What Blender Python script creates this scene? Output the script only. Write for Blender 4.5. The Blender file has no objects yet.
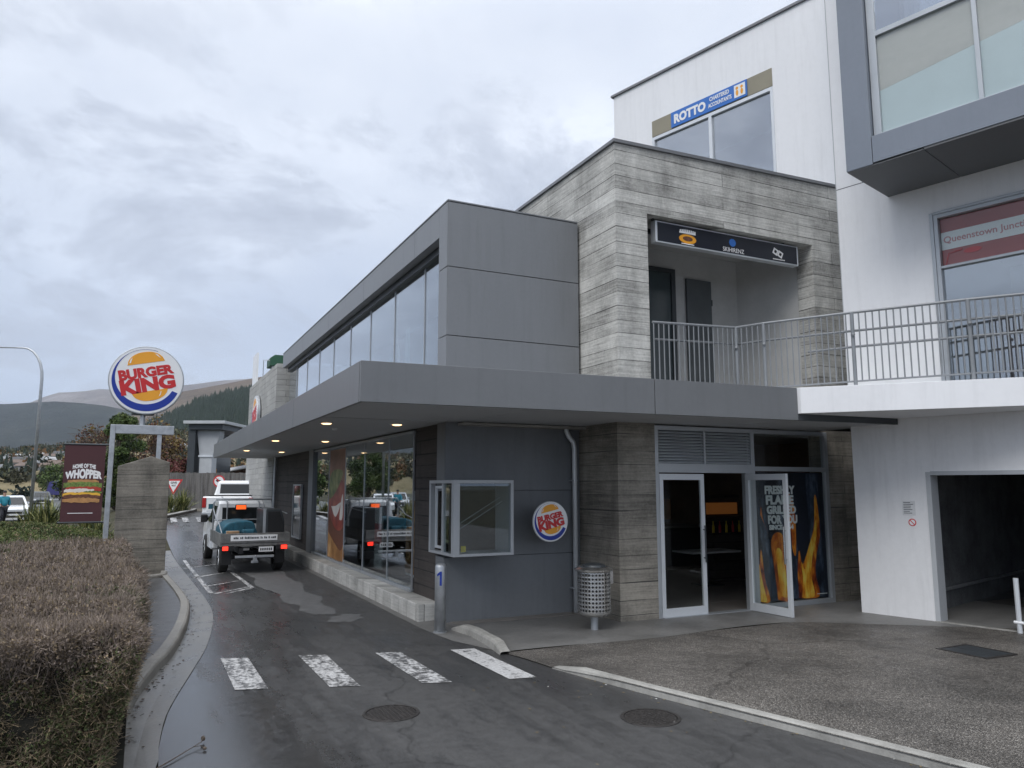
import bpy, bmesh, math, random
import numpy as np
from mathutils import Vector, Matrix
random.seed(7); rng = np.random.default_rng(7)
sc = bpy.context.scene
COL = sc.collection
R = math.radians
V = Vector

# ------------------------------------------------------------------ camera, sky, sun, exposure
cam_d = bpy.data.cameras.new("camera"); cam = bpy.data.objects.new("camera", cam_d); COL.objects.link(cam)
cam_d.sensor_width = 36; cam_d.lens = 36 * 752 / 1024
cam_d.clip_start = 0.05; cam_d.clip_end = 30000
CAM_H = 2.1; YAW = R(-26.0); PITCH = math.atan(102 / 752)
cam.location = (0, 0, CAM_H); cam.rotation_euler = (R(90) + PITCH, 0, YAW)
sc.camera = cam
SUN_EL, SUN_AZ = R(48), R(238)            # azimuth clockwise from +Y: behind and to the left of the viewer
w = bpy.data.worlds.new("World"); sc.world = w; w.use_nodes = True
def sky():
    nt = w.node_tree; nt.nodes.clear(); N = nt.nodes.new; L = nt.links.new
    out = N('ShaderNodeOutputWorld'); bg = N('ShaderNodeBackground'); L(bg.outputs[0], out.inputs[0])
    st = N('ShaderNodeTexSky'); st.sky_type = 'NISHITA'; st.sun_disc = False
    st.sun_elevation = SUN_EL; st.sun_rotation = SUN_AZ
    tc = N('ShaderNodeTexCoord'); sep = N('ShaderNodeSeparateXYZ'); L(tc.outputs['Generated'], sep.inputs[0])
    def m(op, a, b=None, clamp=False):
        n = N('ShaderNodeMath'); n.operation = op; n.use_clamp = clamp
        for i, v in enumerate((a, b)):
            if v is None: continue
            if isinstance(v, (int, float)): n.inputs[i].default_value = v
            else: L(v, n.inputs[i])
        return n.outputs[0]
    z = m('MAXIMUM', sep.outputs[2], 0.0)
    den = m('ADD', z, 0.30)
    cx = m('DIVIDE', sep.outputs[0], den); cy = m('DIVIDE', sep.outputs[1], den)
    cmb = N('ShaderNodeCombineXYZ'); L(cx, cmb.inputs[0]); L(cy, cmb.inputs[1])
    def noise(scale, det, rough, off, dist=0.0):
        mp = N('ShaderNodeMapping'); mp.inputs['Location'].default_value = off; L(cmb.outputs[0], mp.inputs[0])
        n = N('ShaderNodeTexNoise'); n.inputs['Scale'].default_value = scale; n.inputs['Detail'].default_value = det
        n.inputs['Roughness'].default_value = rough; n.inputs['Distortion'].default_value = dist; L(mp.outputs[0], n.inputs[0]); return n.outputs[0]
    def ramp(f, stops):
        r = N('ShaderNodeValToRGB'); L(f, r.inputs[0]); e = r.color_ramp.elements
        while len(e) < len(stops): e.new(0.5)
        for el, (p, c) in zip(e, stops): el.position = p; el.color = (*c, 1)
        return r.outputs[0]
    def mix(f, a, b, mode='MIX'):
        n = N('ShaderNodeMix'); n.data_type = 'RGBA'; n.blend_type = mode
        if isinstance(f, (int, float)): n.inputs[0].default_value = f
        else: L(f, n.inputs[0])
        for i, v in ((6, a), (7, b)):
            if isinstance(v, tuple): n.inputs[i].default_value = (*v, 1)
            else: L(v, n.inputs[i])
        return n.outputs[2]
    base = ramp(z, [(0.0, (0.33, 0.40, 0.53)), (0.12, (0.39, 0.45, 0.56)), (0.30, (0.52, 0.565, 0.65)), (0.55, (0.64, 0.67, 0.73)), (1.0, (1.5, 1.52, 1.56))])
    soft = noise(1.1, 7, 0.58, (3.1, 0.4, 0))
    base = mix(1.0, base, ramp(soft, [(0.34, (0.84, 0.86, 0.90)), (0.5, (1.0, 1.0, 1.0)), (0.64, (1.22, 1.20, 1.17))]), 'MULTIPLY')
    clump = noise(1.9, 10, 0.66, (SKY_OFF[0], SKY_OFF[1], 0), 0.3)
    f = ramp(clump, [(0.47, (0, 0, 0)), (0.53, (0.55,)*3), (0.62, (1, 1, 1))])
    band = m('MULTIPLY', m('MULTIPLY', m('SUBTRACT', z, 0.02), 14, True), m('MULTIPLY', m('SUBTRACT', 0.62, z), 5, True), True)
    ff = m('MULTIPLY', f, m('MULTIPLY', band, 0.85))
    base = mix(ff, base, (0.33, 0.36, 0.43))
    skc = mix(1.0, st.outputs[0], (0.08, 0.08, 0.08), 'MULTIPLY')
    fin = mix(0.93, skc, base)
    fin = mix(1.0, fin, (0.985, 1.0, 1.022), 'MULTIPLY')
    L(fin, bg.inputs[0]); bg.inputs[1].default_value = 1.0
SKY_OFF = (0.0, 0.0)
sky()
sun_d = bpy.data.lights.new("sun", 'SUN'); sun = bpy.data.objects.new("sun", sun_d); COL.objects.link(sun)
sun_d.energy = 1.1; sun_d.angle = R(35); sun_d.color = (1.0, 0.97, 0.93)
sd = V((math.sin(SUN_AZ) * math.cos(SUN_EL), math.cos(SUN_AZ) * math.cos(SUN_EL), math.sin(SUN_EL)))
sun.rotation_euler = sd.to_track_quat('Z', 'Y').to_euler()
sc.view_settings.view_transform = 'Standard'; sc.view_settings.look = 'None'
sc.view_settings.exposure = 0.56; sc.view_settings.gamma = 1.0
sc.render.engine = 'CYCLES'; sc.cycles.use_denoising = True
sc.cycles.transparent_max_bounces = 24; sc.cycles.max_bounces = 8; sc.cycles.volume_bounces = 1
sc.cycles.glossy_bounces = 4; sc.cycles.sample_clamp_indirect = 6

# ------------------------------------------------------------------ placing helpers
fwd = V((math.sin(-YAW), math.cos(-YAW), 0)); rgt = V((math.cos(YAW), math.sin(YAW), 0))
def at(px, D, py=486.0):
    v = fwd * D + rgt * ((px - 512) / 757 * D); v.z = CAM_H + (486 - py) / 757 * D; return v

# ------------------------------------------------------------------ materials
def _nt(name):
    m = bpy.data.materials.new(name); m.use_nodes = True; nt = m.node_tree
    return m, nt, nt.nodes, nt.links, nt.nodes['Principled BSDF']
def _noise(nt, vec, scale, detail=5, rough=0.55):
    n = nt.nodes.new('ShaderNodeTexNoise'); n.inputs['Scale'].default_value = scale; n.inputs['Detail'].default_value = detail
    n.inputs['Roughness'].default_value = rough; nt.links.new(vec, n.inputs['Vector']); return n.outputs[0]
def _ramp(nt, f, stops):
    r = nt.nodes.new('ShaderNodeValToRGB'); nt.links.new(f, r.inputs[0]); e = r.color_ramp.elements
    while len(e) < len(stops): e.new(0.5)
    for el, (p, c) in zip(e, stops): el.position = p; el.color = (*(c if isinstance(c, tuple) else (c,)*3), 1)
    return r.outputs[0]
def _mix(nt, f, a, b, mode='MIX'):
    n = nt.nodes.new('ShaderNodeMix'); n.data_type = 'RGBA'; n.blend_type = mode
    for i, v in ((0, f), (6, a), (7, b)):
        if isinstance(v, (int, float)): n.inputs[i].default_value = v
        elif isinstance(v, tuple): n.inputs[i].default_value = (*v, 1)
        else: nt.links.new(v, n.inputs[i])
    return n.outputs[2]
def _math(nt, op, a, b=0.0, clamp=False):
    n = nt.nodes.new('ShaderNodeMath'); n.operation = op; n.use_clamp = clamp
    for i, v in enumerate((a, b)):
        if isinstance(v, (int, float)): n.inputs[i].default_value = v
        else: nt.links.new(v, n.inputs[i])
    return n.outputs[0]
def _bump(nt, h, strength, dist=0.01, normal=None):
    b = nt.nodes.new('ShaderNodeBump'); b.inputs['Strength'].default_value = strength; b.inputs['Distance'].default_value = dist
    nt.links.new(h, b.inputs['Height'])
    if normal is not None: nt.links.new(normal, b.inputs['Normal'])
    return b.outputs[0]
def _map(nt, vec, scale=(1, 1, 1), loc=(0, 0, 0)):
    m = nt.nodes.new('ShaderNodeMapping'); m.inputs['Scale'].default_value = scale; m.inputs['Location'].default_value = loc
    nt.links.new(vec, m.inputs[0]); return m.outputs[0]
def _pos(nt): return nt.nodes.new('ShaderNodeNewGeometry').outputs['Position']
def _obj(nt): return nt.nodes.new('ShaderNodeTexCoord').outputs['Object']

def pm(name, c, rough=0.6, metal=0.0, var=0.12, vs=2.5, stretch=(1, 1, 1), bump=0.0, bs=60, rvar=0.1, grime=0.0, obj=False, spec=0.5, coat=0.0):
    """painted / plain surface: base colour with broad and fine mottling, streaks, uneven gloss"""
    m, nt, N, L, B = _nt(name)
    p = _obj(nt) if obj else _pos(nt)
    q = _map(nt, p, stretch)
    n1 = _noise(nt, q, vs, 6, 0.6); n2 = _noise(nt, p, vs * 14, 4, 0.6)
    f = _math(nt, 'ADD', _math(nt, 'MULTIPLY', n1, 0.7), _math(nt, 'MULTIPLY', n2, 0.3))
    lo = tuple(x * (1 - var * 1.4) for x in c); hi = tuple(min(1, x * (1 + var * 1.2)) for x in c)
    col = _ramp(nt, f, [(0.32, lo), (0.5, c), (0.68, hi)])
    if grime:
        g = _noise(nt, _map(nt, p, (6, 6, 0.5)), 1.3, 6, 0.65)
        col = _mix(nt, _math(nt, 'MULTIPLY', _ramp(nt, g, [(0.5, 0.0), (0.75, 1.0)]), grime), col, tuple(x * 0.55 for x in c))
    L.new(col, B.inputs['Base Color'])
    rr = _math(nt, 'ADD', _math(nt, 'MULTIPLY', n1, rvar * 2), rough - rvar)
    L.new(rr, B.inputs['Roughness']); B.inputs['Metallic'].default_value = metal
    B.inputs['Specular IOR Level'].default_value = spec; B.inputs['Coat Weight'].default_value = coat
    if bump: L.new(_bump(nt, _noise(nt, p, bs, 5), bump, 0.004), B.inputs['Normal'])
    return m

def boards(name, c1, c2, bw=7.3, bh=0.225, joint=(0.05, 0.05, 0.048), mortar=0.006, rough=0.8, grain=1.0, dark=0.35, off=0.0):
    """board-formed concrete or boarding: courses of boards with their own tone, grain along the board"""
    m, nt, N, L, B = _nt(name)
    p = _pos(nt); s = N.new('ShaderNodeSeparateXYZ'); L.new(p, s.inputs[0])
    h = _math(nt, 'ADD', _math(nt, 'ADD', s.outputs[0], s.outputs[1]), off)
    # courses of unequal height: warp z a little with a step-like noise of z
    zz = s.outputs[2]
    cz = N.new('ShaderNodeCombineXYZ'); L.new(zz, cz.inputs[2])
    wv = _noise(nt, cz.outputs[0], 2.2, 1, 0.4)
    z2 = _math(nt, 'ADD', zz, _math(nt, 'MULTIPLY', wv, 0.30))
    cb = N.new('ShaderNodeCombineXYZ'); L.new(h, cb.inputs[0]); L.new(z2, cb.inputs[1])
    br = N.new('ShaderNodeTexBrick'); L.new(cb.outputs[0], br.inputs[0])
    br.inputs['Scale'].default_value = 1; br.inputs['Brick Width'].default_value = bw; br.inputs['Row Height'].default_value = bh
    br.inputs['Mortar Size'].default_value = mortar; br.inputs['Mortar Smooth'].default_value = 0.3; br.inputs['Bias'].default_value = 0.0
    br.offset = 0.37; br.offset_frequency = 2
    br.inputs['Color1'].default_value = (0, 0, 0, 1); br.inputs['Color2'].default_value = (1, 1, 1, 1); br.inputs['Mortar'].default_value = (0.5, 0.5, 0.5, 1)
    gv = N.new('ShaderNodeCombineXYZ'); L.new(_math(nt, 'MULTIPLY', h, 0.7), gv.inputs[0]); L.new(_math(nt, 'MULTIPLY', zz, 16.0), gv.inputs[1])
    bsep = N.new('ShaderNodeSeparateColor'); L.new(br.outputs[0], bsep.inputs[0]); L.new(_math(nt, 'MULTIPLY', bsep.outputs[0], 13.0), gv.inputs[2])
    g = _noise(nt, gv.outputs[0], 2.2, 8, 0.68)
    blot = _noise(nt, p, 1.3, 6, 0.62); fine = _noise(nt, p, 26, 4, 0.6)
    f = _math(nt, 'ADD', _math(nt, 'MULTIPLY', bsep.outputs[0], 0.13), _math(nt, 'MULTIPLY', g, 0.60 * grain))
    f = _math(nt, 'ADD', f, _math(nt, 'MULTIPLY', blot, 0.60)); f = _math(nt, 'ADD', f, _math(nt, 'MULTIPLY', fine, 0.26))
    col = _ramp(nt, _math(nt, 'SUBTRACT', f, 0.27), [(0.34, c1), (0.68, c2)])
    stain = _ramp(nt, _noise(nt, _map(nt, p, (2.2, 2.2, 0.5)), 1.1, 7, 0.65), [(0.48, 0.0), (0.72, 1.0)])
    col = _mix(nt, _math(nt, 'MULTIPLY', stain, dark), col, tuple(x * 0.55 for x in c1))
    # joints fade in and out along their length
    jf = _ramp(nt, _noise(nt, _map(nt, p, (0.8, 0.8, 4)), 1.6, 3), [(0.36, 0.15), (0.56, 1.0)])
    col = _mix(nt, _math(nt, 'MULTIPLY', br.outputs['Fac'], jf), col, joint)
    L.new(col, B.inputs['Base Color']); B.inputs['Roughness'].default_value = rough
    hh = _math(nt, 'ADD', _math(nt, 'MULTIPLY', g, 0.5), _math(nt, 'MULTIPLY', bsep.outputs[0], 0.5))
    hh = _math(nt, 'SUBTRACT', hh, _math(nt, 'MULTIPLY', br.outputs['Fac'], 1.2))
    L.new(_bump(nt, hh, 0.7, 0.008), B.inputs['Normal'])
    return m

def glass(name, tint=(0.82, 0.88, 0.88), refl=1.0, rough=0.0, haze=0.0, hazec=(0.7, 0.75, 0.78), f0=0.045):
    m, nt, N, L, B = _nt(name); N.remove(B)
    out = N['Material Output']
    geo = N.new('ShaderNodeNewGeometry')
    dt = N.new('ShaderNodeVectorMath'); dt.operation = 'DOT_PRODUCT'; L.new(geo.outputs['Normal'], dt.inputs[0]); L.new(geo.outputs['Incoming'], dt.inputs[1])
    a = _math(nt, 'SUBTRACT', 1.0, _math(nt, 'ABSOLUTE', dt.outputs['Value']), True)
    fr = _math(nt, 'MULTIPLY', _math(nt, 'ADD', _math(nt, 'MULTIPLY', _math(nt, 'POWER', a, 5.0), 1 - f0), f0), refl, True)
    t = N.new('ShaderNodeBsdfTransparent'); t.inputs[0].default_value = (*tint, 1)
    g = N.new('ShaderNodeBsdfGlossy'); g.inputs['Roughness'].default_value = rough; g.inputs[0].default_value = (0.95, 0.97, 1, 1)
    mx = N.new('ShaderNodeMixShader'); L.new(fr, mx.inputs[0]); L.new(t.outputs[0], mx.inputs[1]); L.new(g.outputs[0], mx.inputs[2])
    last = mx
    if haze:
        d = N.new('ShaderNodeBsdfDiffuse'); d.inputs[0].default_value = (*hazec, 1)
        m2 = N.new('ShaderNodeMixShader'); m2.inputs[0].default_value = haze; L.new(d.outputs[0], m2.inputs[2]); L.new(t.outputs[0], m2.inputs[1])
        L.new(m2.outputs[0], mx.inputs[1])
    L.new(last.outputs[0], out.inputs[0]); return m

def emit(name, c, s):
    m, nt, N, L, B = _nt(name); B.inputs['Base Color'].default_value = (*c, 1)
    B.inputs['Emission Color'].default_value = (*c, 1); B.inputs['Emission Strength'].default_value = s; return m

def brickwall(name, c1, c2, mort, bw=0.23, bh=0.076):
    m, nt, N, L, B = _nt(name)
    p = _pos(nt); s = N.new('ShaderNodeSeparateXYZ'); L.new(p, s.inputs[0])
    cb = N.new('ShaderNodeCombineXYZ'); L.new(_math(nt, 'SUBTRACT', s.outputs[0], s.outputs[1]), cb.inputs[0]); L.new(s.outputs[2], cb.inputs[1])
    br = N.new('ShaderNodeTexBrick'); L.new(cb.outputs[0], br.inputs[0]); br.inputs['Scale'].default_value = 1
    br.inputs['Brick Width'].default_value = bw; br.inputs['Row Height'].default_value = bh; br.inputs['Mortar Size'].default_value = 0.006
    br.inputs['Color1'].default_value = (*c1, 1); br.inputs['Color2'].default_value = (*c2, 1); br.inputs['Mortar'].default_value = (*mort, 1)
    col = _mix(nt, 0.35, br.outputs[0], _ramp(nt, _noise(nt, p, 9), [(0.35, tuple(x * .6 for x in c1)), (0.65, c2)]))
    L.new(col, B.inputs['Base Color']); B.inputs['Roughness'].default_value = 0.85
    return m

def asphalt(name):
    m, nt, N, L, B = _nt(name); p = _pos(nt)
    sp = _noise(nt, p, 140, 3, 0.7); mid = _noise(nt, p, 9, 6, 0.65); big = _noise(nt, _map(nt, p, (1, .35, 1)), 0.55, 6, 0.6)
    col = _ramp(nt, sp, [(0.30, 0.026), (0.52, 0.056), (0.72, 0.15)])
    col = _mix(nt, 0.5, col, _ramp(nt, mid, [(0.35, 0.038), (0.65, 0.064)]))
    # wetness: water lies along the left of the lane and in worn tracks
    s = N.new('ShaderNodeSeparateXYZ'); L.new(p, s.inputs[0])
    lane = _math(nt, 'SUBTRACT', 1.0, _math(nt, 'DIVIDE', _math(nt, 'SUBTRACT', s.outputs[0], 0.9), 1.7), True)
    wet = _math(nt, 'ADD', _math(nt, 'MULTIPLY', lane, 0.30), _math(nt, 'MULTIPLY', big, 0.95))
    wetm = _ramp(nt, _math(nt, 'ADD', wet, _math(nt, 'MULTIPLY', _noise(nt, _map(nt, p, (3.4, .55, 1)), 1.3, 8, 0.66), 0.52)), [(0.70, 0.0), (0.82, 0.5), (1.0, 1.0)])
    col = _mix(nt, _math(nt, 'MULTIPLY', wetm, 0.4), col, (0.018, 0.0185, 0.02))
    # fine cracks and a few oil spots
    wv = N.new('ShaderNodeVectorMath'); wv.operation = 'ADD'; L.new(p, wv.inputs[0]); nn = N.new('ShaderNodeTexNoise'); nn.inputs['Scale'].default_value = 1.2; nn.inputs['Detail'].default_value = 6; L.new(p, nn.inputs[0]); L.new(nn.outputs['Color'], wv.inputs[1])
    vc = N.new('ShaderNodeTexVoronoi'); vc.feature = 'DISTANCE_TO_EDGE'; vc.inputs['Scale'].default_value = 0.28; L.new(wv.outputs[0], vc.inputs['Vector'])
    cr = _ramp(nt, vc.outputs['Distance'], [(0.0, 1.0), (0.006, 0.0)]); col = _mix(nt, _math(nt, 'MULTIPLY', cr, 0.6), col, (0.010, 0.010, 0.010))
    sp2 = _ramp(nt, _noise(nt, p, 2.1, 3, 0.5), [(0.64, 0.0), (0.70, 1.0)]); col = _mix(nt, _math(nt, 'MULTIPLY', sp2, 0.35), col, (0.016, 0.016, 0.017))
    L.new(col, B.inputs['Base Color'])
    r = _math(nt, 'ADD', _math(nt, 'MULTIPLY', _math(nt, 'SUBTRACT', 1.0, wetm), 0.40), _math(nt, 'MULTIPLY', mid, 0.26))
    L.new(_math(nt, 'ADD', r, 0.06), B.inputs['Roughness']); B.inputs['Specular IOR Level'].default_value = 0.6
    bs = _math(nt, 'ADD', _math(nt, 'MULTIPLY', sp, 1.0), _math(nt, 'MULTIPLY', mid, 0.6))
    bmp = N.new('ShaderNodeBump'); bmp.inputs['Distance'].default_value = 0.004; L.new(bs, bmp.inputs['Height']); L.new(_math(nt, 'SUBTRACT', 0.42, _math(nt, 'MULTIPLY', wetm, 0.34)), bmp.inputs['Strength'])
    L.new(bmp.outputs[0], B.inputs['Normal']); return m

def aggregate(name):
    m, nt, N, L, B = _nt(name); p = _pos(nt)
    v = N.new('ShaderNodeTexVoronoi'); v.inputs['Scale'].default_value = 110; L.new(p, v.inputs['Vector'])
    hs = N.new('ShaderNodeSeparateColor'); L.new(v.outputs['Color'], hs.inputs[0])
    col = _ramp(nt, hs.outputs[0], [(0.0, (0.06, 0.055, 0.05)), (0.4, (0.135, 0.124, 0.112)), (0.75, (0.225, 0.205, 0.182)), (1.0, (0.50, 0.47, 0.43))])
    edge = _ramp(nt, v.outputs['Distance'], [(0.25, 1.0), (0.75, 0.35)])
    col = _mix(nt, 1.0, col, edge, 'MULTIPLY')
    big = _ramp(nt, _noise(nt, p, 0.7, 7, 0.62), [(0.36, 0.52), (0.52, 0.85), (0.68, 1.12)])
    col = _mix(nt, 1.0, col, big, 'MULTIPLY')
    wv = N.new('ShaderNodeVectorMath'); wv.operation = 'ADD'; L.new(p, wv.inputs[0]); nn = N.new('ShaderNodeTexNoise'); nn.inputs['Scale'].default_value = 0.9; nn.inputs['Detail'].default_value = 4; L.new(p, nn.inputs[0]); L.new(nn.outputs['Color'], wv.inputs[1])
    vc = N.new('ShaderNodeTexVoronoi'); vc.feature = 'DISTANCE_TO_EDGE'; vc.inputs['Scale'].default_value = 0.22; L.new(wv.outputs[0], vc.inputs['Vector'])
    col = _mix(nt, _math(nt, 'MULTIPLY', _ramp(nt, vc.outputs['Distance'], [(0.0, 1.0), (0.008, 0.0)]), 0.55), col, (0.02, 0.018, 0.016))
    crack = _noise(nt, p, 3.0, 5); L.new(col, B.inputs['Base Color'])
    L.new(_math(nt, 'ADD', _math(nt, 'MULTIPLY', crack, 0.5), 0.3), B.inputs['Roughness'])
    L.new(_bump(nt, v.outputs['Distance'], 0.5, -0.004), B.inputs['Normal']); return m

def paintmark(name, wear=0.52):
    """worn road paint: paint with holes down to the dark asphalt colour"""
    m, nt, N, L, B = _nt(name); p = _pos(nt)
    a = _noise(nt, p, 16, 7, 0.72); b = _noise(nt, p, 3.2, 3, 0.5)
    f = _math(nt, 'ADD', _math(nt, 'MULTIPLY', a, 0.8), _math(nt, 'MULTIPLY', b, 0.25))
    st = _noise(nt, _map(nt, p, (9, 1.2, 1)), 1.0, 4, 0.6); f = _math(nt, 'ADD', _math(nt, 'MULTIPLY', f, 0.75), _math(nt, 'MULTIPLY', st, 0.27))
    k = _ramp(nt, f, [(wear - 0.035, 1.0), (wear + 0.035, 0.12)])
    col = _mix(nt, k, (0.03, 0.03, 0.032), _ramp(nt, _noise(nt, p, 40), [(0.3, 0.42), (0.7, 0.66)]))
    L.new(col, B.inputs['Base Color']); B.inputs['Roughness'].default_value = 0.4
    L.new(_bump(nt, k, 0.4, 0.002), B.inputs['Normal']); return m

def land(name, cols, s1=0.02, s2=0.2, obj=False, bump=0.0):
    m, nt, N, L, B = _nt(name); p = _pos(nt)
    f = _math(nt, 'ADD', _math(nt, 'MULTIPLY', _noise(nt, p, s1, 8, 0.65), 0.65), _math(nt, 'MULTIPLY', _noise(nt, p, s2, 6, 0.7), 0.35))
    n = len(cols); L.new(_ramp(nt, f, [(0.34 + 0.32 * i / (n - 1), c) for i, c in enumerate(cols)]), B.inputs['Base Color'])
    B.inputs['Roughness'].default_value = 0.95; B.inputs['Specular IOR Level'].default_value = 0.1
    if bump: L.new(_bump(nt, _noise(nt, p, s2, 6, 0.7), 1.0, bump), B.inputs['Normal'])
    return m

def leafm(name, c, var=0.35, trans=0.25):
    m, nt, N, L, B = _nt(name); p = _pos(nt)
    f = _noise(nt, p, 5, 4); L.new(_ramp(nt, f, [(0.3, tuple(x * (1 - var) for x in c)), (0.7, tuple(x * (1 + var) for x in c))]), B.inputs['Base Color'])
    B.inputs['Roughness'].default_value = 0.65; B.inputs['Specular IOR Level'].default_value = 0.25; return m

M = {}
M['clad'] = pm('cladding_grey', (0.205, 0.214, 0.226), 0.42, 0.15, var=0.05, vs=1.2, stretch=(1, 1, .3), rvar=0.08, grime=0.22)
M['fascia'] = pm('fascia_grey', (0.165, 0.172, 0.180), 0.42, 0.15, var=0.05, vs=1.0, rvar=0.08, grime=0.22)
M['soffit'] = pm('soffit_panel', (0.42, 0.43, 0.44), 0.6, var=0.05)
M['lowclad'] = pm('lower_cladding', (0.165, 0.176, 0.188), 0.5, 0.1, var=0.07, vs=1.1, stretch=(1, 1, .4), rvar=0.08, grime=0.25)
M['white'] = pm('white_render', (0.80, 0.81, 0.83), 0.7, var=0.035, vs=0.7, stretch=(1, 1, .35), bump=0.12, bs=90, grime=0.16)
M['whitelow'] = pm('white_render_weathered', (0.76, 0.765, 0.775), 0.75, var=0.05, vs=0.8, stretch=(1, 1, .3), bump=0.15, bs=90, grime=0.22)
M['bayframe'] = pm('bay_metal', (0.20, 0.225, 0.265), 0.4, 0.2, var=0.04, vs=1.0, rvar=0.05, grime=0.1)
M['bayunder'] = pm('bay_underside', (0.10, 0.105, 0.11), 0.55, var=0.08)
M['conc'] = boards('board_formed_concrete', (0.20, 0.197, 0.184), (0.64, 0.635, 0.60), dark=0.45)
M['concshade'] = boards('board_formed_concrete_shaded', (0.12, 0.111, 0.095), (0.36, 0.333, 0.285), dark=0.55, bh=0.235)  # same concrete, darker and browner: shade under the canopy put into the colour
M['concfar'] = boards('concrete_blockwork', (0.33, 0.33, 0.32), (0.50, 0.50, 0.48), bw=0.8, bh=0.21, dark=0.25, grain=0.6)
M['brownboard'] = boards('brown_boarding', (0.030, 0.025, 0.023), (0.070, 0.060, 0.054), bw=3.0, bh=0.2, joint=(0.006, 0.006, 0.006), mortar=0.012, dark=0.2)
M['plinth'] = boards('plinth_concrete', (0.28, 0.28, 0.265), (0.56, 0.555, 0.53), bw=0.45, bh=0.5, mortar=0.006, joint=(0.08, 0.08, 0.075), dark=0.6)
M['pier'] = boards('board_formed_concrete_pier', (0.075, 0.07, 0.06), (0.27, 0.25, 0.215), dark=0.6, bh=0.25)
M['kerb'] = pm('kerb_concrete', (0.31, 0.305, 0.285), 0.75, var=0.25, vs=3, bump=0.3, bs=120, grime=0.5)
M['kerbwet'] = pm('wet_kerb_concrete', (0.21, 0.20, 0.18), 0.5, var=0.25, vs=3, bump=0.3, bs=120, grime=0.5, rvar=0.2)
M['channel'] = pm('wet_channel_concrete', (0.15, 0.147, 0.14), 0.32, var=0.28, vs=2, bump=0.25, bs=90, rvar=0.22)
M['pave'] = pm('trowelled_concrete', (0.155, 0.153, 0.148), 0.5, var=0.28, vs=1.4, bump=0.2, bs=110, rvar=0.15, grime=0.25)
M['path'] = pm('wet_path_asphalt', (0.062, 0.062, 0.064), 0.35, var=0.3, vs=4, bump=0.4, bs=150, rvar=0.2)
M['agg'] = aggregate('exposed_aggregate')
M['asphalt'] = asphalt('wet_asphalt')
M['dry'] = pm('dry_asphalt', (0.105, 0.106, 0.108), 0.7, var=0.25, vs=5, bump=0.4, bs=140)
M['paint'] = paintmark('worn_road_paint', 0.53)
M['paint2'] = paintmark('less_worn_road_paint', 0.585)
M['alu'] = pm('aluminium_frame', (0.43, 0.455, 0.48), 0.42, 0.5, var=0.05, vs=3)
M['alulight'] = pm('pale_aluminium', (0.66, 0.69, 0.72), 0.4, 0.3, var=0.04)
M['darkframe'] = pm('dark_frame', (0.055, 0.062, 0.068), 0.4, 0.3, var=0.08)
M['cap'] = pm('cap_flashing_grey', (0.19, 0.195, 0.205), 0.45, 0.2, var=0.06)
M['rail'] = pm('railing_grey', (0.25, 0.265, 0.28), 0.5, 0.3, var=0.1)
M['galv'] = pm('galvanised_steel', (0.44, 0.46, 0.48), 0.42, 0.65, var=0.16, vs=8, rvar=0.12)
M['steel'] = pm('stainless_steel', (0.58, 0.58, 0.57), 0.24, 0.95, var=0.1, vs=6, rvar=0.1)
M['black'] = pm('black_plastic', (0.012, 0.012, 0.013), 0.5, var=0.2)
M['rubber'] = pm('tyre_rubber', (0.018, 0.018, 0.018), 0.8, var=0.2)
M['glass'] = glass('clear_glass')
M['glassdoor'] = glass('door_glass', (0.93, 0.95, 0.945), f0=0.025)
M['glassbooth'] = glass('booth_glass', (0.80, 0.84, 0.84), f0=0.07, refl=1.3)
M['glassup'] = glass('upper_window_glass', (0.66, 0.72, 0.74), refl=1.6, f0=0.15)
M['glasslow'] = glass('shop_window_glass', (0.80, 0.85, 0.85), refl=1.6, f0=0.11)
M['glassq'] = glass('window_glass_clear', (0.80, 0.84, 0.84), refl=1.4, f0=0.20)
M['glassblue'] = glass('office_window_glass', (0.45, 0.50, 0.55), refl=1.6, f0=0.25)
M['frost'] = glass('bay_glass', (0.92, 0.95, 0.95), refl=1.0, f0=0.05)
M['interior'] = pm('interior_wall', (0.30, 0.29, 0.27), 0.8)
M['inwhite'] = pm('interior_white', (0.62, 0.62, 0.61), 0.7, var=0.04)
M['infloor'] = pm('interior_floor_tile', (0.18, 0.165, 0.15), 0.35, var=0.15)
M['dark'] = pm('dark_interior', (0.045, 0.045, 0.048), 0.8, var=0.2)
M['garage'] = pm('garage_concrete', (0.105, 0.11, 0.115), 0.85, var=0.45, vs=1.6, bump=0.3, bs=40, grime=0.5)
M['red'] = pm('sign_red', (0.55, 0.022, 0.025), 0.4, var=0.04)
M['blue'] = pm('sign_blue', (0.008, 0.035, 0.30), 0.4, var=0.04)
M['orange'] = pm('sign_orange', (0.82, 0.36, 0.025), 0.4, var=0.04)
M['signwhite'] = pm('sign_white', (0.80, 0.81, 0.82), 0.35, var=0.02)
M['textwhite'] = pm('lettering_white', (0.82, 0.82, 0.82), 0.5, var=0.01)
M['skyblue'] = pm('sign_mid_blue', (0.035, 0.16, 0.52), 0.4, var=0.03)
M['yellow'] = pm('yellow_plastic', (0.75, 0.55, 0.03), 0.5)
M['lampw'] = emit('warm_lamp_glow', (1.0, 0.66, 0.34), 2.2)
M['taill'] = emit('tail_lamp_glow', (1.0, 0.03, 0.015), 1.7)
M['carwhite'] = pm('white_car_paint', (0.72, 0.74, 0.76), 0.25, var=0.02, coat=0.6, obj=True)
M['carsilver'] = pm('silver_car_paint', (0.45, 0.47, 0.49), 0.25, 0.5, var=0.03, coat=0.6, obj=True)
M['carglass'] = pm('car_window', (0.015, 0.018, 0.02), 0.06, var=0.02, obj=True)
M['bark'] = pm('bark', (0.11, 0.085, 0.065), 0.9, var=0.3, vs=12)
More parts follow.
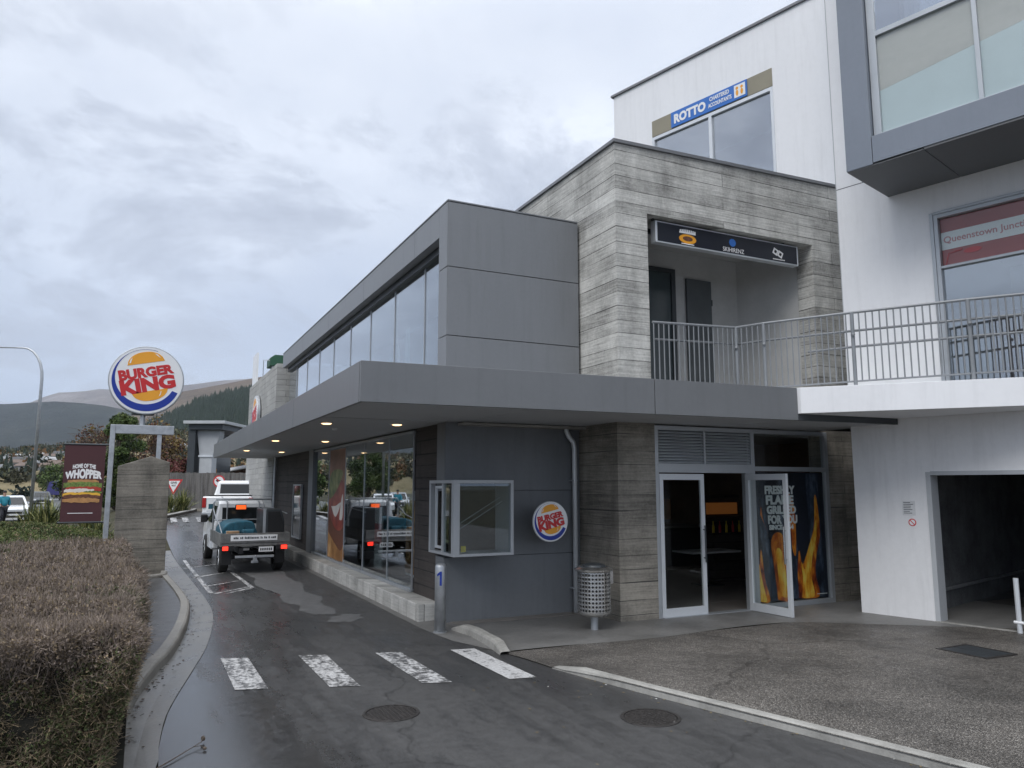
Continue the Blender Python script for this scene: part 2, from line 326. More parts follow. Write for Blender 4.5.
M['cgrey'] = pm('light_grey_cladding', (0.42, 0.44, 0.46), 0.6, var=0.06)

# ------------------------------------------------------------------ geometry helpers
class Fr:
    def __init__(s, o, r, u=(0, 0, 1)): s.o, s.r, s.u = V(o), V(r).normalized(), V(u).normalized(); s.n = s.r.cross(s.u)
    def p(s, a, b, c=0.0): return s.o + s.r * a + s.u * b + s.n * c
FX = lambda y: Fr((0, y, 0), (1, 0, 0))            # wall facing the viewer (-y): a = x, b = z
FY = lambda x: Fr((x, 0, 0), (0, -1, 0))           # wall facing -x: a = -y, b = z
Wd = V((-0.262, 0.965, 0)).normalized(); Wn = V((-Wd.y, Wd.x, 0))
def FW(P): return Fr(P, -Wd)                        # facade of the white building: a = -s
NEARW = FW((10.93, 9.08, 0)); FARW = FW((12.15, 10.0, 0))

class MB:
    def __init__(s): s.v = []; s.f = []; s.m = []; s.cur = 0
    def _add(s, vs, fs):
        o = len(s.v); s.v += [tuple(x) for x in vs]; s.f += [tuple(i + o for i in f) for f in fs]; s.m += [s.cur] * len(fs)
        return s
    def box(s, x0, x1, y0, y1, z0, z1):
        return s._add([(x, y, z) for z in (z0, z1) for y in (y0, y1) for x in (x0, x1)],
                      [(0, 2, 3, 1), (4, 5, 7, 6), (0, 1, 5, 4), (2, 6, 7, 3), (0, 4, 6, 2), (1, 3, 7, 5)])
    def fbox(s, F, a0, a1, b0, b1, c0, c1):
        return s._add([F.p(a, b, c) for c in (c0, c1) for b in (b0, b1) for a in (a0, a1)],
                      [(0, 2, 3, 1), (4, 5, 7, 6), (0, 1, 5, 4), (2, 6, 7, 3), (0, 4, 6, 2), (1, 3, 7, 5)])
    def fprism(s, F, pts, c0, c1):
        n = len(pts)
        return s._add([F.p(a, b, c0) for a, b in pts] + [F.p(a, b, c1) for a, b in pts],
                      [tuple(range(n))[::-1], tuple(range(n, 2 * n))] + [(i, (i + 1) % n, n + (i + 1) % n, n + i) for i in range(n)])
    def prism(s, pts, z0, z1):
        n = len(pts)
        return s._add([(x, y, z0) for x, y in pts] + [(x, y, z1) for x, y in pts],
                      [tuple(range(n))[::-1], tuple(range(n, 2 * n))] + [(i, (i + 1) % n, n + (i + 1) % n, n + i) for i in range(n)])
    def tube(s, pts, r, n=8, r2=None):
        pts = [V(p) for p in pts]; rs = [r + ((r2 if r2 is not None else r) - r) * i / max(1, len(pts) - 1) for i in range(len(pts))]
        vs, fs = [], []; ref = None
        for i, p in enumerate(pts):
            d = (pts[min(i + 1, len(pts) - 1)] - pts[max(i - 1, 0)]).normalized()
            if ref is None or abs(ref.dot(d)) > 0.95: ref = V((0, 0, 1)) if abs(d.z) < 0.9 else V((1, 0, 0))
            a = (ref - d * ref.dot(d)).normalized(); b = d.cross(a); ref = a
            vs += [p + (a * math.cos(2 * math.pi * k / n) + b * math.sin(2 * math.pi * k / n)) * rs[i] for k in range(n)]
        for i in range(len(pts) - 1):
            for k in range(n):
                fs.append((i * n + k, i * n + (k + 1) % n, (i + 1) * n + (k + 1) % n, (i + 1) * n + k))
        fs += [tuple(range(n))[::-1], tuple((len(pts) - 1) * n + k for k in range(n))]
        return s._add(vs, fs)
    def disc(s, F, a, b, r, c0, c1, n=40, rx=None):
        return s.fprism(F, [(a + (rx or r) * math.cos(2 * math.pi * k / n), b + r * math.sin(2 * math.pi * k / n)) for k in range(n)], c0, c1)
    def lathe(s, c, prof, n=24):
        c = V(c); vs, fs = [], []
        for r, z in prof: vs += [c + V((r * math.cos(2 * math.pi * k / n), r * math.sin(2 * math.pi * k / n), z)) for k in range(n)]
        for i in range(len(prof) - 1):
            for k in range(n): fs.append((i * n + k, i * n + (k + 1) % n, (i + 1) * n + (k + 1) % n, (i + 1) * n + k))
        fs += [tuple(range(n))[::-1], tuple((len(prof) - 1) * n + k for k in range(n))]
        return s._add(vs, fs)
    def ball(s, c, rx, ry=None, rz=None, n=10, jit=0.0):
        ry = ry or rx; rz = rz or rx; vs, fs = [], []
        for i in range(1, n):
            t = math.pi * i / n
            for k in range(2 * n):
                a = math.pi * k / n; j = 1 + random.uniform(-jit, jit)
                vs.append((c[0] + rx * j * math.sin(t) * math.cos(a), c[1] + ry * j * math.sin(t) * math.sin(a), c[2] + rz * j * math.cos(t)))
        m = 2 * n
        for i in range(n - 2):
            for k in range(m): fs.append((i * m + k, (i + 1) * m + k, (i + 1) * m + (k + 1) % m, i * m + (k + 1) % m))
        fs += [tuple(range(m)), tuple((n - 2) * m + k for k in range(m))[::-1]]
        return s._add(vs, fs)
    def sheet(s, rows):
        """rows: list of lists of points, same length"""
        n = len(rows[0]); vs = [p for r in rows for p in r]; fs = []
        for i in range(len(rows) - 1):
            for k in range(n - 1): fs.append((i * n + k, i * n + k + 1, (i + 1) * n + k + 1, (i + 1) * n + k))
        return s._add(vs, fs)
    def warp(s, fn, start=0):
        for i in range(start, len(s.v)): s.v[i] = tuple(fn(*s.v[i]))
        return s

def wm(o):
    m = Matrix.Translation(o.location) @ o.rotation_euler.to_matrix().to_4x4()
    return wm(o.parent) @ m if o.parent else m
def tagit(o, label=None, cat=None, group=None, kind=None):
    if label: o['label'] = label
    if cat: o['category'] = cat
    if group: o['group'] = group
    if kind: o['kind'] = kind
    return o
def thing(name, label, cat, loc=(0, 0, 0), rz=0.0, group=None):
    o = bpy.data.objects.new(name, None); o.empty_display_size = 0.2; COL.objects.link(o)
    o.location = loc; o.rotation_euler = (0, 0, rz); return tagit(o, label, cat, group)
def obj(name, mb, mats, parent=None, local=False, smooth=False, bevel=0.0, fix=True, seg=2, label=None):
    me = bpy.data.meshes.new(name)
    co = [V(v) for v in mb.v]; loc = V((0, 0, 0))
    if parent is not None and not local:
        inv = wm(parent).inverted(); co = [inv @ c for c in co]
    if parent is None:
        xs = [c.x for c in co]; ys = [c.y for c in co]; loc = V(((min(xs) + max(xs)) / 2, (min(ys) + max(ys)) / 2, min(c.z for c in co)))
        co = [c - loc for c in co]
    me.from_pydata([tuple(c) for c in co], [], mb.f)
    mats = mats if isinstance(mats, (list, tuple)) else [mats]
    for m in mats: me.materials.append(m)
    if len(mats) > 1: me.polygons.foreach_set('material_index', mb.m)
    if fix:
        bm = bmesh.new(); bm.from_mesh(me); bmesh.ops.recalc_face_normals(bm, faces=bm.faces); bm.to_mesh(me); bm.free()
    if smooth: me.polygons.foreach_set('use_smooth', [True] * len(me.polygons))
    me.update()
    o = bpy.data.objects.new(name, me); COL.objects.link(o); o.location = loc
    if parent is not None: o.parent = parent
    if bevel:
        b = o.modifiers.new('bevel', 'BEVEL'); b.width = bevel; b.segments = seg; b.limit_method = 'ANGLE'; b.angle_limit = R(35)
        if smooth is False: b.harden_normals = False
    if label: o['label'] = label
    return o
def struct(name, mb, mat, **k): return tagit(obj(name, mb, mat, **k), kind='structure')
def copy_tree(o, parent=None):
    c = o.copy(); COL.objects.link(c); c.parent = parent
    for ch in [x for x in bpy.data.objects if x.parent == o]: copy_tree(ch, c)
    return c

def text2d(s, w, h, bold=0.0, shear=0.0, depth=True):
    """letters as a mesh: returns verts (a, b, side) in a w x h box centred on 0, and faces"""
    cu = bpy.data.curves.new('t', 'FONT'); cu.body = s; cu.offset = bold; cu.shear = shear; cu.extrude = 0.05; cu.resolution_u = 3
    ob = bpy.data.objects.new('t', cu); COL.objects.link(ob)
    dg = bpy.context.evaluated_depsgraph_get(); me = bpy.data.meshes.new_from_object(ob.evaluated_get(dg))
    vs = [tuple(v.co) for v in me.vertices]; fs = [tuple(p.vertices) for p in me.polygons]
    bpy.data.objects.remove(ob); bpy.data.curves.remove(cu); bpy.data.meshes.remove(me)
    x0 = min(v[0] for v in vs); x1 = max(v[0] for v in vs); y0 = min(v[1] for v in vs); y1 = max(v[1] for v in vs)
    return [((v[0] - x0) / (x1 - x0) * w - w / 2, (v[1] - y0) / (y1 - y0) * h - h / 2, 1 if v[2] > 0 else 0) for v in vs], fs
def text(mb, F, s, a, b, w, h, c0, c1, bold=0.0, rot=0.0, shear=0.0, warp=None):
    vs, fs = text2d(s, w, h, bold, shear); out = []
    cr, sr = math.cos(rot), math.sin(rot)
    for x, y, k in vs:
        if warp: x, y = warp(x, y)
        out.append(F.p(a + x * cr - y * sr, b + x * sr + y * cr, c1 if k else c0))
    mb._add(out, fs); return mb

def cloud(name, P, U, W_, mats, mi, parent=None, smooth=False):
    """many small quads: centres P, half-vectors U and W_"""
    n = len(P); v = np.empty((n, 4, 3)); v[:, 0] = P - U - W_; v[:, 1] = P + U - W_; v[:, 2] = P + U + W_; v[:, 3] = P - U + W_
    off = np.zeros(3)
    if parent is not None: off = np.array(wm(parent).translation)
    else: off = np.array([v[..., 0].mean(), v[..., 1].mean(), v[..., 2].min()])
    v = (v - off).reshape(-1, 3)
    me = bpy.data.meshes.new(name); me.vertices.add(4 * n); me.vertices.foreach_set('co', v.ravel())
    me.loops.add(4 * n); me.loops.foreach_set('vertex_index', np.arange(4 * n, dtype=np.int32))
    me.polygons.add(n); me.polygons.foreach_set('loop_start', np.arange(0, 4 * n, 4, dtype=np.int32)); me.polygons.foreach_set('loop_total', np.full(n, 4, dtype=np.int32))
    for m in mats: me.materials.append(m)
    me.polygons.foreach_set('material_index', mi.astype(np.int32)); me.update(); me.validate()
    o = bpy.data.objects.new(name, me); COL.objects.link(o)
    if parent is not None: o.parent = parent
    else: o.location = off
    return o
def rand_dirs(n, zs=1.0):
    d = rng.normal(size=(n, 3)); d[:, 2] *= zs; return d / np.linalg.norm(d, axis=1)[:, None]
def leaf_quads(P, l, w_, zs=1.0, d=None):
    n = len(P); d = rand_dirs(n, zs) if d is None else d; q = rand_dirs(n); q -= d * (q * d).sum(1)[:, None]; q /= np.linalg.norm(q, axis=1)[:, None] + 1e-9
    return d * (np.broadcast_to(l, n)[:, None] / 2), q * (np.broadcast_to(w_, n)[:, None] / 2)
# ================================================================== GROUND, ROADS, KERBS
def sm(t): t = max(0.0, min(1.0, t)); return t * t * (3 - 2 * t)
def zg(x, y): return 0.80 * sm((y - 22) / 16) * sm((x + 3) / 3.2)
def interp(tab, y):
    if y <= tab[0][0]: return tab[0][1]
    for (a, b), (c, d) in zip(tab, tab[1:]):
        if y <= c: return b + (d - b) * (y - a) / (c - a)
    return tab[-1][1]
def axis(lo, hi, step, far):
    a = [lo - f for f in far[::-1]] + list(np.arange(lo, hi + .01, step)) + [hi + f for f in far]; return [float(x) for x in a]
gx = axis(-16, 20, 1.0, [4, 12, 30, 80, 200, 600, 1800, 5000, 11000]); gy = axis(-10, 60, 1.0, [4, 12, 30, 80, 200, 600, 1800, 5000, 11000])
M['ground'] = land('rough_ground', [(0.030, 0.034, 0.018), (0.055, 0.052, 0.034), (0.085, 0.078, 0.060)], 0.05, 0.8)
struct('ground', MB().sheet([[(x, y, zg(x, y) - 0.03) for x in gx] for y in gy]), M['ground'], fix=False)
# drive lane and forecourt asphalt; left and right edges by y
XL = [(-30, -25), (-2, -25), (6.2, 0.23), (6.93, 0.24), (7.81, 0.31), (8.55, 0.43), (9.79, 0.67), (11.06, 0.90), (12.84, 1.11), (14.52, 1.20), (17.3, 1.15), (21.6, 1.03), (29.2, 0.85), (36, 0.75), (44, 0.9), (50, 0.9)]
XR = [(-30, 14.5), (-5, 8.2), (3.0, 5.70), (4.03, 5.43), (4.75, 5.24), (5.55, 5.02), (6.66, 4.71), (7.83, 4.43), (8.5, 4.34), (9.2, 4.18), (10.0, 3.92), (11.0, 3.85), (30, 3.80), (34, 4.4), (38, 7.5), (50, 8.0)]
ys = sorted(set([float(y) for y in np.arange(-30, 2, 2)] + [float(y) for y in np.arange(2, 50.1, 0.5)]))
def lerp(a, b, t): return a + (b - a) * t
rows = []
for y in ys:
    a, b = interp(XL, y), interp(XR, y); rows.append([(lerp(a, b, t / 14), y, zg(lerp(a, b, t / 14), y) + 0.002) for t in range(15)])
struct('drive_lane', MB().sheet(rows), M['asphalt'], fix=False)
# drop-dry patch under the canopy
dp = [(2.35, 22.5), (2.25, 20.5), (2.42, 18.5), (2.30, 17), (2.55, 15.6), (2.42, 14.6), (2.62, 13.9), (2.50, 13.3), (2.72, 12.9), (3.0, 12.75), (3.12, 13.3), (3.02, 14.1), (3.22, 14.9), (3.1, 15.8), (3.26, 17), (3.16, 18.2), (3.3, 20), (3.25, 22.4)]
def ragged(poly, k, amp):
    out = []
    for i, p in enumerate(poly):
        q = poly[(i + 1) % len(poly)]
        for j in range(k):
            t = j / k; out.append((lerp(p[0], q[0], t) + random.uniform(-amp, amp), lerp(p[1], q[1], t) + random.uniform(-amp * 2, amp * 2)))
    return out
def flat(poly, z, name, mat):
    mb = MB(); mb._add([(x, y, z) for x, y in poly], [tuple(range(len(poly)))]); return struct(name, mb, mat, fix=False)
flat(ragged(dp, 5, 0.035), 0.0065, 'dry_patch', M['dry'])
flat(ragged([(2.72, 12.1), (3.0, 11.95), (3.3, 12.2), (3.36, 12.6), (3.1, 12.72), (2.85, 12.5)], 4, 0.03), 0.0065, 'dry_patch', M['dry'])
# concrete channel and kerb on the left
CH = [(-.02, 5.4), (0.10, 6.0), (0.23, 6.55), (0.24, 6.93), (0.31, 7.81), (0.43, 8.55), (0.67, 9.79), (0.90, 11.06), (1.11, 12.84), (1.20, 14.52), (1.15, 17.3), (1.03, 21.63), (0.9, 26)]
KB = [(-.45, 5.0), (-.22, 5.9), (-0.12, 6.5), (-0.04, 7.24), (0.03, 8.12), (0.12, 8.84), (0.30, 9.79), (0.48, 10.61), (0.72, 12.39), (0.86, 14.3), (0.84, 15.8), (0.76, 17.4), (0.68, 18.8), (0.66, 19.6)]
def smooth_line(pts, k=6):
    out = []
    for i in range(len(pts) - 1):
        p0 = V(pts[max(0, i - 1)]); p1 = V(pts[i]); p2 = V(pts[i + 1]); p3 = V(pts[min(len(pts) - 1, i + 2)])
        for j in range(k):
            t = j / k; out.append(0.5 * ((2 * p1) + (p2 - p0) * t + (2 * p0 - 5 * p1 + 4 * p2 - p3) * t * t + (3 * p1 - 3 * p2 + p3 - p0) * t ** 3))
    out.append(V(pts[-1])); return [(p.x, p.y) for p in out]
kb = smooth_line(KB); ch = smooth_line(CH)
def offs(line, d):
    out = []
    for i, p in enumerate(line):
        a = line[max(0, i - 1)]; b = line[min(len(line) - 1, i + 1)]; t = V((b[0] - a[0], b[1] - a[1])).normalized()
        out.append((p[0] - t.y * d, p[1] + t.x * d))
    return out
def resample(line, n):
    d = [0]
    for a, b in zip(line, line[1:]): d.append(d[-1] + math.dist(a, b))
    return [(float(np.interp(t, d, [p[0] for p in line])), float(np.interp(t, d, [p[1] for p in line]))) for t in np.linspace(0, d[-1], n)]
kbx = [(p[1], p[0]) for p in kb]
ysn = list(np.arange(5.2, 26.01, 0.3)); chx = [(p[1], p[0]) for p in ch]
struct('drainage_channel', MB().sheet([[(interp(kbx, y) - .02 if y < 19.6 else 0.6, y, zg(.6, y) + 0.010), ((interp(kbx, y) + interp(chx, y)) / 2, y, zg(.8, y) + 0.006), (interp(chx, y), y, zg(1, y) + 0.011)] for y in ysn]), M['channel'], fix=False)
def kerb(name, line, wdt, zt, z0, mat, side=1, ch_=0.02, ends=1.0):
    """rounded kerb swept along a line; side +1 puts its body to the left of the direction of travel"""
    L0 = line; prof = [(0, z0), (0.006, zt - 0.035), (0.02, zt - 0.010), (0.045, zt), (wdt, zt), (wdt, z0)]; rows = []
    cols = [offs(L0, side * a) for a, z in prof]
    for i in range(len(L0)):
        e = min(1.0, i / 3 if ends else 1, (len(L0) - 1 - i) / 3 if ends else 1)
        rows.append([(cols[j][i][0], cols[j][i][1], zg(cols[j][i][0], cols[j][i][1]) + (prof[j][1] if prof[j][1] <= z0 else z0 + (prof[j][1] - z0) * (0.35 + 0.65 * e))) for j in range(len(prof))])
    mb = MB().sheet(rows); return struct(name, mb, mat, smooth=False)
kerb('kerb', resample(kb, 80), 0.15, 0.13, -0.02, M['kerbwet'], ends=0)
# low kerb in front of the pier
kerb('kerb', resample([(0.66, 19.55), (0.62, 18.9), (0.40, 18.72), (0.0, 18.70), (-0.6, 18.72), (-2.0, 18.75)], 24), 0.14, 0.16, -0.02, M['kerbwet'], side=-1, ends=0)
struct('footpath', MB().sheet([[(-0.35 if y > 9 else -1.2, y, 0.095), (interp(kbx, y) - 0.13, y, 0.10)] for y in np.arange(5.0, 18.8, 0.4)]), M['path'], fix=False)
M['soil'] = pm('garden_soil', (0.035, 0.026, 0.018), 0.95, var=0.4, vs=6, bump=0.6)
struct('garden_bed', MB().sheet([[(-9, y, 0.06), (-0.3, y, 0.085)] for y in np.arange(6.0, 24, 1.0)]), M['soil'], fix=False)
# concrete strip along the drive-through wall and the entrance
struct('pavement', MB().sheet([[(interp(XR, y), y, 0.004), (lerp(interp(XR, y), 4.35, .5), y, 0.007), (4.35, y, 0.010)] for y in np.arange(8.9, 30.1, 0.35)]), M['pave'], fix=False)
def hp(x, y): return 0.012 + 0.056 * sm((8.1 - y) / 1.3) * sm((10.2 - x) / 3.0)
def edge_y(x): return 8.93 + 0.07 * math.sin(x * 1.7) if x < 9.2 else lerp(8.95, 7.55, (x - 9.2) / 1.9)
xs = list(np.arange(4.3, 14.01, 0.3))
struct('pavement', MB().sheet([[(x, lerp(edge_y(x) - .02, 12.2, t / 6), 0.014) for x in xs] for t in range(7)]), M['pave'], fix=False)
rows = []
for y in sorted(set(list(np.arange(-20, 2, 2.0)) + list(np.arange(2, 8.9, 0.25)) + [8.93])):
    x0 = interp(XR, y) - 0.004; rows.append([(lerp(x0, 16, (t / 24) ** 1.3), y, hp(lerp(x0, 16, (t / 24) ** 1.3), y)) for t in range(25)])
struct('forecourt', MB().sheet(rows), M['agg'], fix=False)
# lift the trowelled strip just above the aggregate where they meet
kr = resample([(8.2, -5.0), (5.70, 3.0), (5.43, 4.03), (5.24, 4.75), (5.02, 5.55), (4.71, 6.66), (4.43, 7.83), (4.40, 7.98)][::1], 90)
kerb('kerb', kr, 0.12, 0.078, -0.02, M['kerb'], side=-1, ends=1)
kerb('kerb', resample([(4.15, 8.85), (4.22, 9.33), (4.27, 10.1), (4.2, 10.65)], 20), 0.13, 0.12, 0.0, M['kerb'], side=-1, ends=1)
# seams in the trowelled concrete, a thin dark joint
for i, b in enumerate([[(0.99, 10.18), (1.30, 10.06), (1.31, 8.48), (0.99, 8.58)], [(1.88, 9.93), (2.20, 9.82), (2.20, 8.17), (1.90, 8.27)],
                       [(2.78, 9.65), (3.08, 9.56), (3.13, 7.89), (2.83, 7.98)], [(3.70, 9.40), (4.01, 9.34), (4.05, 7.68), (3.74, 7.74)]]):
    mb = MB(); mb._add([(x, y, 0.0075) for x, y in b], [(0, 1, 2, 3)]); struct('road_marking', mb, M['paint2'] if i in (3,) else M['paint'], fix=False)
def mark(p, q, w_, z=0.0075):
    p = V(p); q = V(q); n = (q - p).normalized(); n = V((-n.y, n.x)) * w_ / 2; k = 6; mb = MB()
    mb.sheet([[(*(p.lerp(q, i / k) + n), 0), (*(p.lerp(q, i / k) - n), 0)] for i in range(k + 1)]).warp(lambda x, y, zz: (x, y, zg(x, y) + z)); struct('road_marking', mb, M['paint'], fix=False)
for p, q in [((1.42, 16.2), (2.16, 17.0)), ((1.30, 17.4), (2.12, 18.2)), ((1.2, 19.2), (2.08, 20.1)), ((1.1, 21.4), (2.04, 22.3)), ((1.35, 16.3), (1.2, 23.5)), ((2.19, 16.8), (2.02, 23)), ((1.6, 16.1), (2.2, 16.8))]:
    mark(p, q, 0.09)
for x in (1.25, 1.7, 2.25, 2.7): mark((x, 33.4), (x + .02, 35.4), 0.24, 0.02)

# the main road on the left and the far street
def strip_road(name, pts, w_, mat, z=0.03):
    pts = [V(p) for p in pts]; L0 = [(p.x, p.y) for p in pts]; a = offs(L0, w_ / 2); b = offs(L0, -w_ / 2)
    struct(name, MB().sheet([[(*a[i], z), (*b[i], z)] for i in range(len(L0))]), mat, fix=False)
M['roadfar'] = pm('main_road_asphalt', (0.085, 0.088, 0.092), 0.5, var=0.15, vs=0.6)
M['footfar'] = pm('main_road_footpath', (0.20, 0.20, 0.195), 0.7, var=0.12, vs=0.6)
RD = [at(-1500, 28), at(-420, 34), at(-60, 47), at(25, 62), at(62, 95), at(78, 140)]
strip_road('main_road', [(p.x, p.y) for p in RD], 9, M['roadfar'], 0.03)
strip_road('roadside_footpath', [(p.x + 3.6, p.y - 5.2) for p in RD[1:4]], 2.2, M['footfar'], 0.06)

# ================================================================== HILLS (with forest)
def ridge_fn(tab): return lambda px: float(np.interp(px, [a for a, b in tab], [b for a, b in tab]))
def hill(name, tab, px0, px1, D0, D1, mat, nrow=26, ncol=150, rough=0.06, curve=1.2, back=0.7, seed=0, y0=484):
    f = ridge_fn(tab); rg = np.random.default_rng(seed); ph = rg.uniform(0, 6.28, 24); fr = rg.uniform(0.004, 0.06, 24); fy = rg.uniform(1, 12, 24)
    rows = []
    for i in range(nrow + 5):
        t = i / nrow; row = []
        for k in range(ncol + 1):
            px = lerp(px0, px1, k / ncol); D = lerp(D0, D1, t); zr = CAM_H + (486 - f(px)) / 757 * D1; zb = CAM_H + (486 - y0) / 757 * D0
            if t <= 1: z = zb + (zr - zb) * (t ** curve)
            else: z = zr - (zr - zb) * (t - 1) * 4 * back
            nz = sum(math.sin(px * fr[j] + ph[j] + t * fy[j]) / (1 + j * .35) for j in range(24)) / 4
            z += nz * rough * (zr - zb) * (math.sin(min(t, 1) * math.pi) * 0.9 + 0.10 * (t > .3))
            p = at(px, D); row.append((p.x, p.y, z - (4 if i == 0 else 0)))
        rows.append(row)
    o = struct(name, MB().sheet(rows), mat, fix=False, smooth=True); return rows
M['h_far'] = land('far_mountain', [(0.05, 0.042, 0.05), (0.095, 0.075, 0.072), (0.15, 0.12, 0.105), (0.24, 0.215, 0.21)], 0.0022, 0.010, bump=60)
M['h_forest'] = land('far_forest_hill', [(0.006, 0.012, 0.014), (0.013, 0.022, 0.022), (0.040, 0.045, 0.036)], 0.006, 0.03, bump=25)
M['h_brown'] = land('tussock_hill', [(0.055, 0.042, 0.032), (0.105, 0.078, 0.056), (0.17, 0.135, 0.098)], 0.004, 0.03, bump=8)
M['h_pine'] = land('pine_hill_floor', [(0.012, 0.022, 0.014), (0.024, 0.038, 0.022), (0.06, 0.06, 0.035)], 0.01, 0.05)
M['h_near'] = land('scrub_hillside', [(0.05, 0.055, 0.03), (0.13, 0.115, 0.065), (0.25, 0.21, 0.13), (0.15, 0.11, 0.075)], 0.014, 0.09, bump=2)
hill('far_mountains', [(-1500, 380), (-700, 402), (-400, 396), (-100, 400), (0, 407), (20, 404), (36, 397), (50, 392), (75, 391), (95, 388), (118, 390), (185, 384), (215, 380), (250, 378), (330, 372), (520, 388)], -1500, 560, 3600, 6500, M['h_far'], rough=.05, seed=1)
hill('forested_hill', [(-1500, 372), (-900, 398), (-400, 392), (-150, 398), (0, 404), (30, 402), (50, 401), (80, 403), (105, 406), (130, 412), (170, 425), (250, 442), (500, 452)], -1500, 420, 1700, 3000, M['h_forest'], rough=.05, seed=2)
hill('tussock_hill', [(60, 484), (95, 474), (112, 440), (130, 412), (150, 396), (190, 389), (250, 377), (300, 368), (420, 358), (700, 400)], 60, 640, 1100, 2400, M['h_brown'], rough=.04, seed=3)
pine_rows = hill('pine_hill', [(70, 450), (110, 438), (140, 425), (170, 412), (195, 399), (225, 391), (252, 384), (300, 370), (420, 352), (700, 380)], 70, 660, 560, 1100, M['h_pine'], rough=.04, seed=4, curve=1.0)
near_rows = hill('scrub_hillside', [(-1500, 430), (-800, 446), (-300, 438), (-100, 448), (0, 451), (30, 449), (60, 448), (78, 441), (100, 434), (130, 430), (170, 431), (190, 436), (260, 438), (400, 440)], -1500, 420, 150, 560, M['h_near'], rough=.10, seed=5, curve=0.85, y0=492)
def on_rows(rows, u, v):
    i = min(len(rows) - 2, int(u * (len(rows) - 6))); fu = u * (len(rows) - 6) - i; n = len(rows[0]) - 1; k = min(n - 1, int(v * n)); fv = v * n - k
    a = V(rows[i][k]).lerp(V(rows[i][k + 1]), fv); b = V(rows[i + 1][k]).lerp(V(rows[i + 1][k + 1]), fv); return a.lerp(b, fu)
def cones(name, rows, n, h0, h1, mat, vr=(0, 1), ur=(0, 1), bushy=False, dens=None):
    vs, fs = [], []; c = 0; tries = 0
    while c < n and tries < n * 6:
        tries += 1; u = random.uniform(*ur); v = random.uniform(*vr)
        if dens and not dens(u, v): continue
        p = on_rows(rows, u, v); h = random.uniform(h0, h1); r = h * (random.uniform(.4, .75) if bushy else random.uniform(.16, .26)); o = len(vs); a0 = random.uniform(0, 6)
        if bushy:
            for z, q in ((0, .6), (.35, 1.0), (.75, .7)): vs += [(p.x + r * q * math.cos(a0 + k * 1.257) * random.uniform(.75, 1.15), p.y + r * q * math.sin(a0 + k * 1.257) * random.uniform(.75, 1.15), p.z + h * z * random.uniform(.9, 1.1)) for k in range(5)]
            vs.append((p.x, p.y, p.z + h))
            for j in (0, 1): fs += [(o + j * 5 + k, o + j * 5 + (k + 1) % 5, o + j * 5 + 5 + (k + 1) % 5, o + j * 5 + 5 + k) for k in range(5)]
            fs += [(o + 10 + k, o + 10 + (k + 1) % 5, o + 15) for k in range(5)]
        else:
            vs += [(p.x + r * math.cos(a0 + k * 1.257), p.y + r * math.sin(a0 + k * 1.257), p.z - .5 + h * .08) for k in range(5)] + [(p.x + random.uniform(-.3, .3), p.y, p.z + h)]
            fs += [(o + k, o + (k + 1) % 5, o + 5) for k in range(5)]
        c += 1
    mb = MB(); mb._add(vs, fs); return tagit(obj(name, mb, mat, fix=False), kind='stuff')
M['pine'] = leafm('pine_foliage', (0.014, 0.030, 0.018), 0.6); M['scrub'] = leafm('scrub_foliage', (0.045, 0.045, 0.024), 0.7)
M['scrubdark'] = leafm('dark_scrub_foliage', (0.018, 0.030, 0.020), 0.5); M['autumn'] = leafm('autumn_foliage', (0.14, 0.075, 0.03), 0.5)
def vpx(a, b, p0=-1500, p1=420): return ((a - p0) / (p1 - p0), (b - p0) / (p1 - p0))
tagit(cones('pine_forest', pine_rows, 5200, 6, 11, M['pine'], vr=((70 - 70) / 590, (330 - 70) / 590), ur=(0.1, 1.0)), 'dark pine forest covering the hill', 'forest')
tagit(cones('hillside_conifers', near_rows, 330, 2.5, 5, M['scrubdark'], vr=vpx(-120, 260), ur=(.05, 1), dens=lambda u, v: math.sin(v * 410 + u * 9) + math.sin(u * 17 + v * 150) > 0.35), 'dark conifers dotted over the tan hillside', 'trees')
def puffs(name, rows, n, k, r0, r1, mats, vr, ur, seed, dens=None, q=.45):
    rg = np.random.default_rng(seed); Ps, Rs, mi = [], [], []; c = 0; tries = 0
    while c < n and tries < n * 8:
        tries += 1; u = rg.uniform(*ur); v = rg.uniform(*vr)
        if dens and not dens(u, v): continue
        p = on_rows(rows, u, v); r = rg.uniform(r0, r1); d = rg.normal(size=(k, 3)); d /= np.linalg.norm(d, axis=1)[:, None]; d[:, 2] = np.abs(d[:, 2]) * 1.5
        Ps.append(np.array(p) + d * (r * rg.random(k) ** .4)[:, None]); Rs.append(np.full(k, r)); mi.append(np.full(k, rg.integers(len(mats)))); c += 1
    P_ = np.concatenate(Ps); r = np.concatenate(Rs); U_, W2 = leaf_quads(P_, r * q * rng.uniform(.6, 1.1, len(r)), r * q * .7 * rng.uniform(.6, 1.1, len(r)))
    return tagit(cloud(name, P_, U_, W2, mats, np.concatenate(mi)), kind='stuff')
M['scrubg'] = leafm('olive_scrub', (.065, .07, .03), .5)
tagit(puffs('hillside_scrub', near_rows, 1000, 26, 1.3, 3.0, [M['scrub'], M['scrubg'], M['autumn'], M['scrubdark'], M['scrub']], vpx(-300, 260), (0, 1), 1, lambda u, v: math.sin(v * 290 + u * 13) + math.sin(u * 21 + v * 97) > -0.3), 'brown and green scrub over the hillside', 'scrub')
tagit(puffs('roadside_trees', near_rows, 260, 90, 1.2, 2.3, [M['scrubdark'], M['scrubdark'], M['scrubg'], M['scrub']], vpx(-1500, 120), (0, .13), 2), 'dark green belt of trees at the foot of the hillside', 'trees')
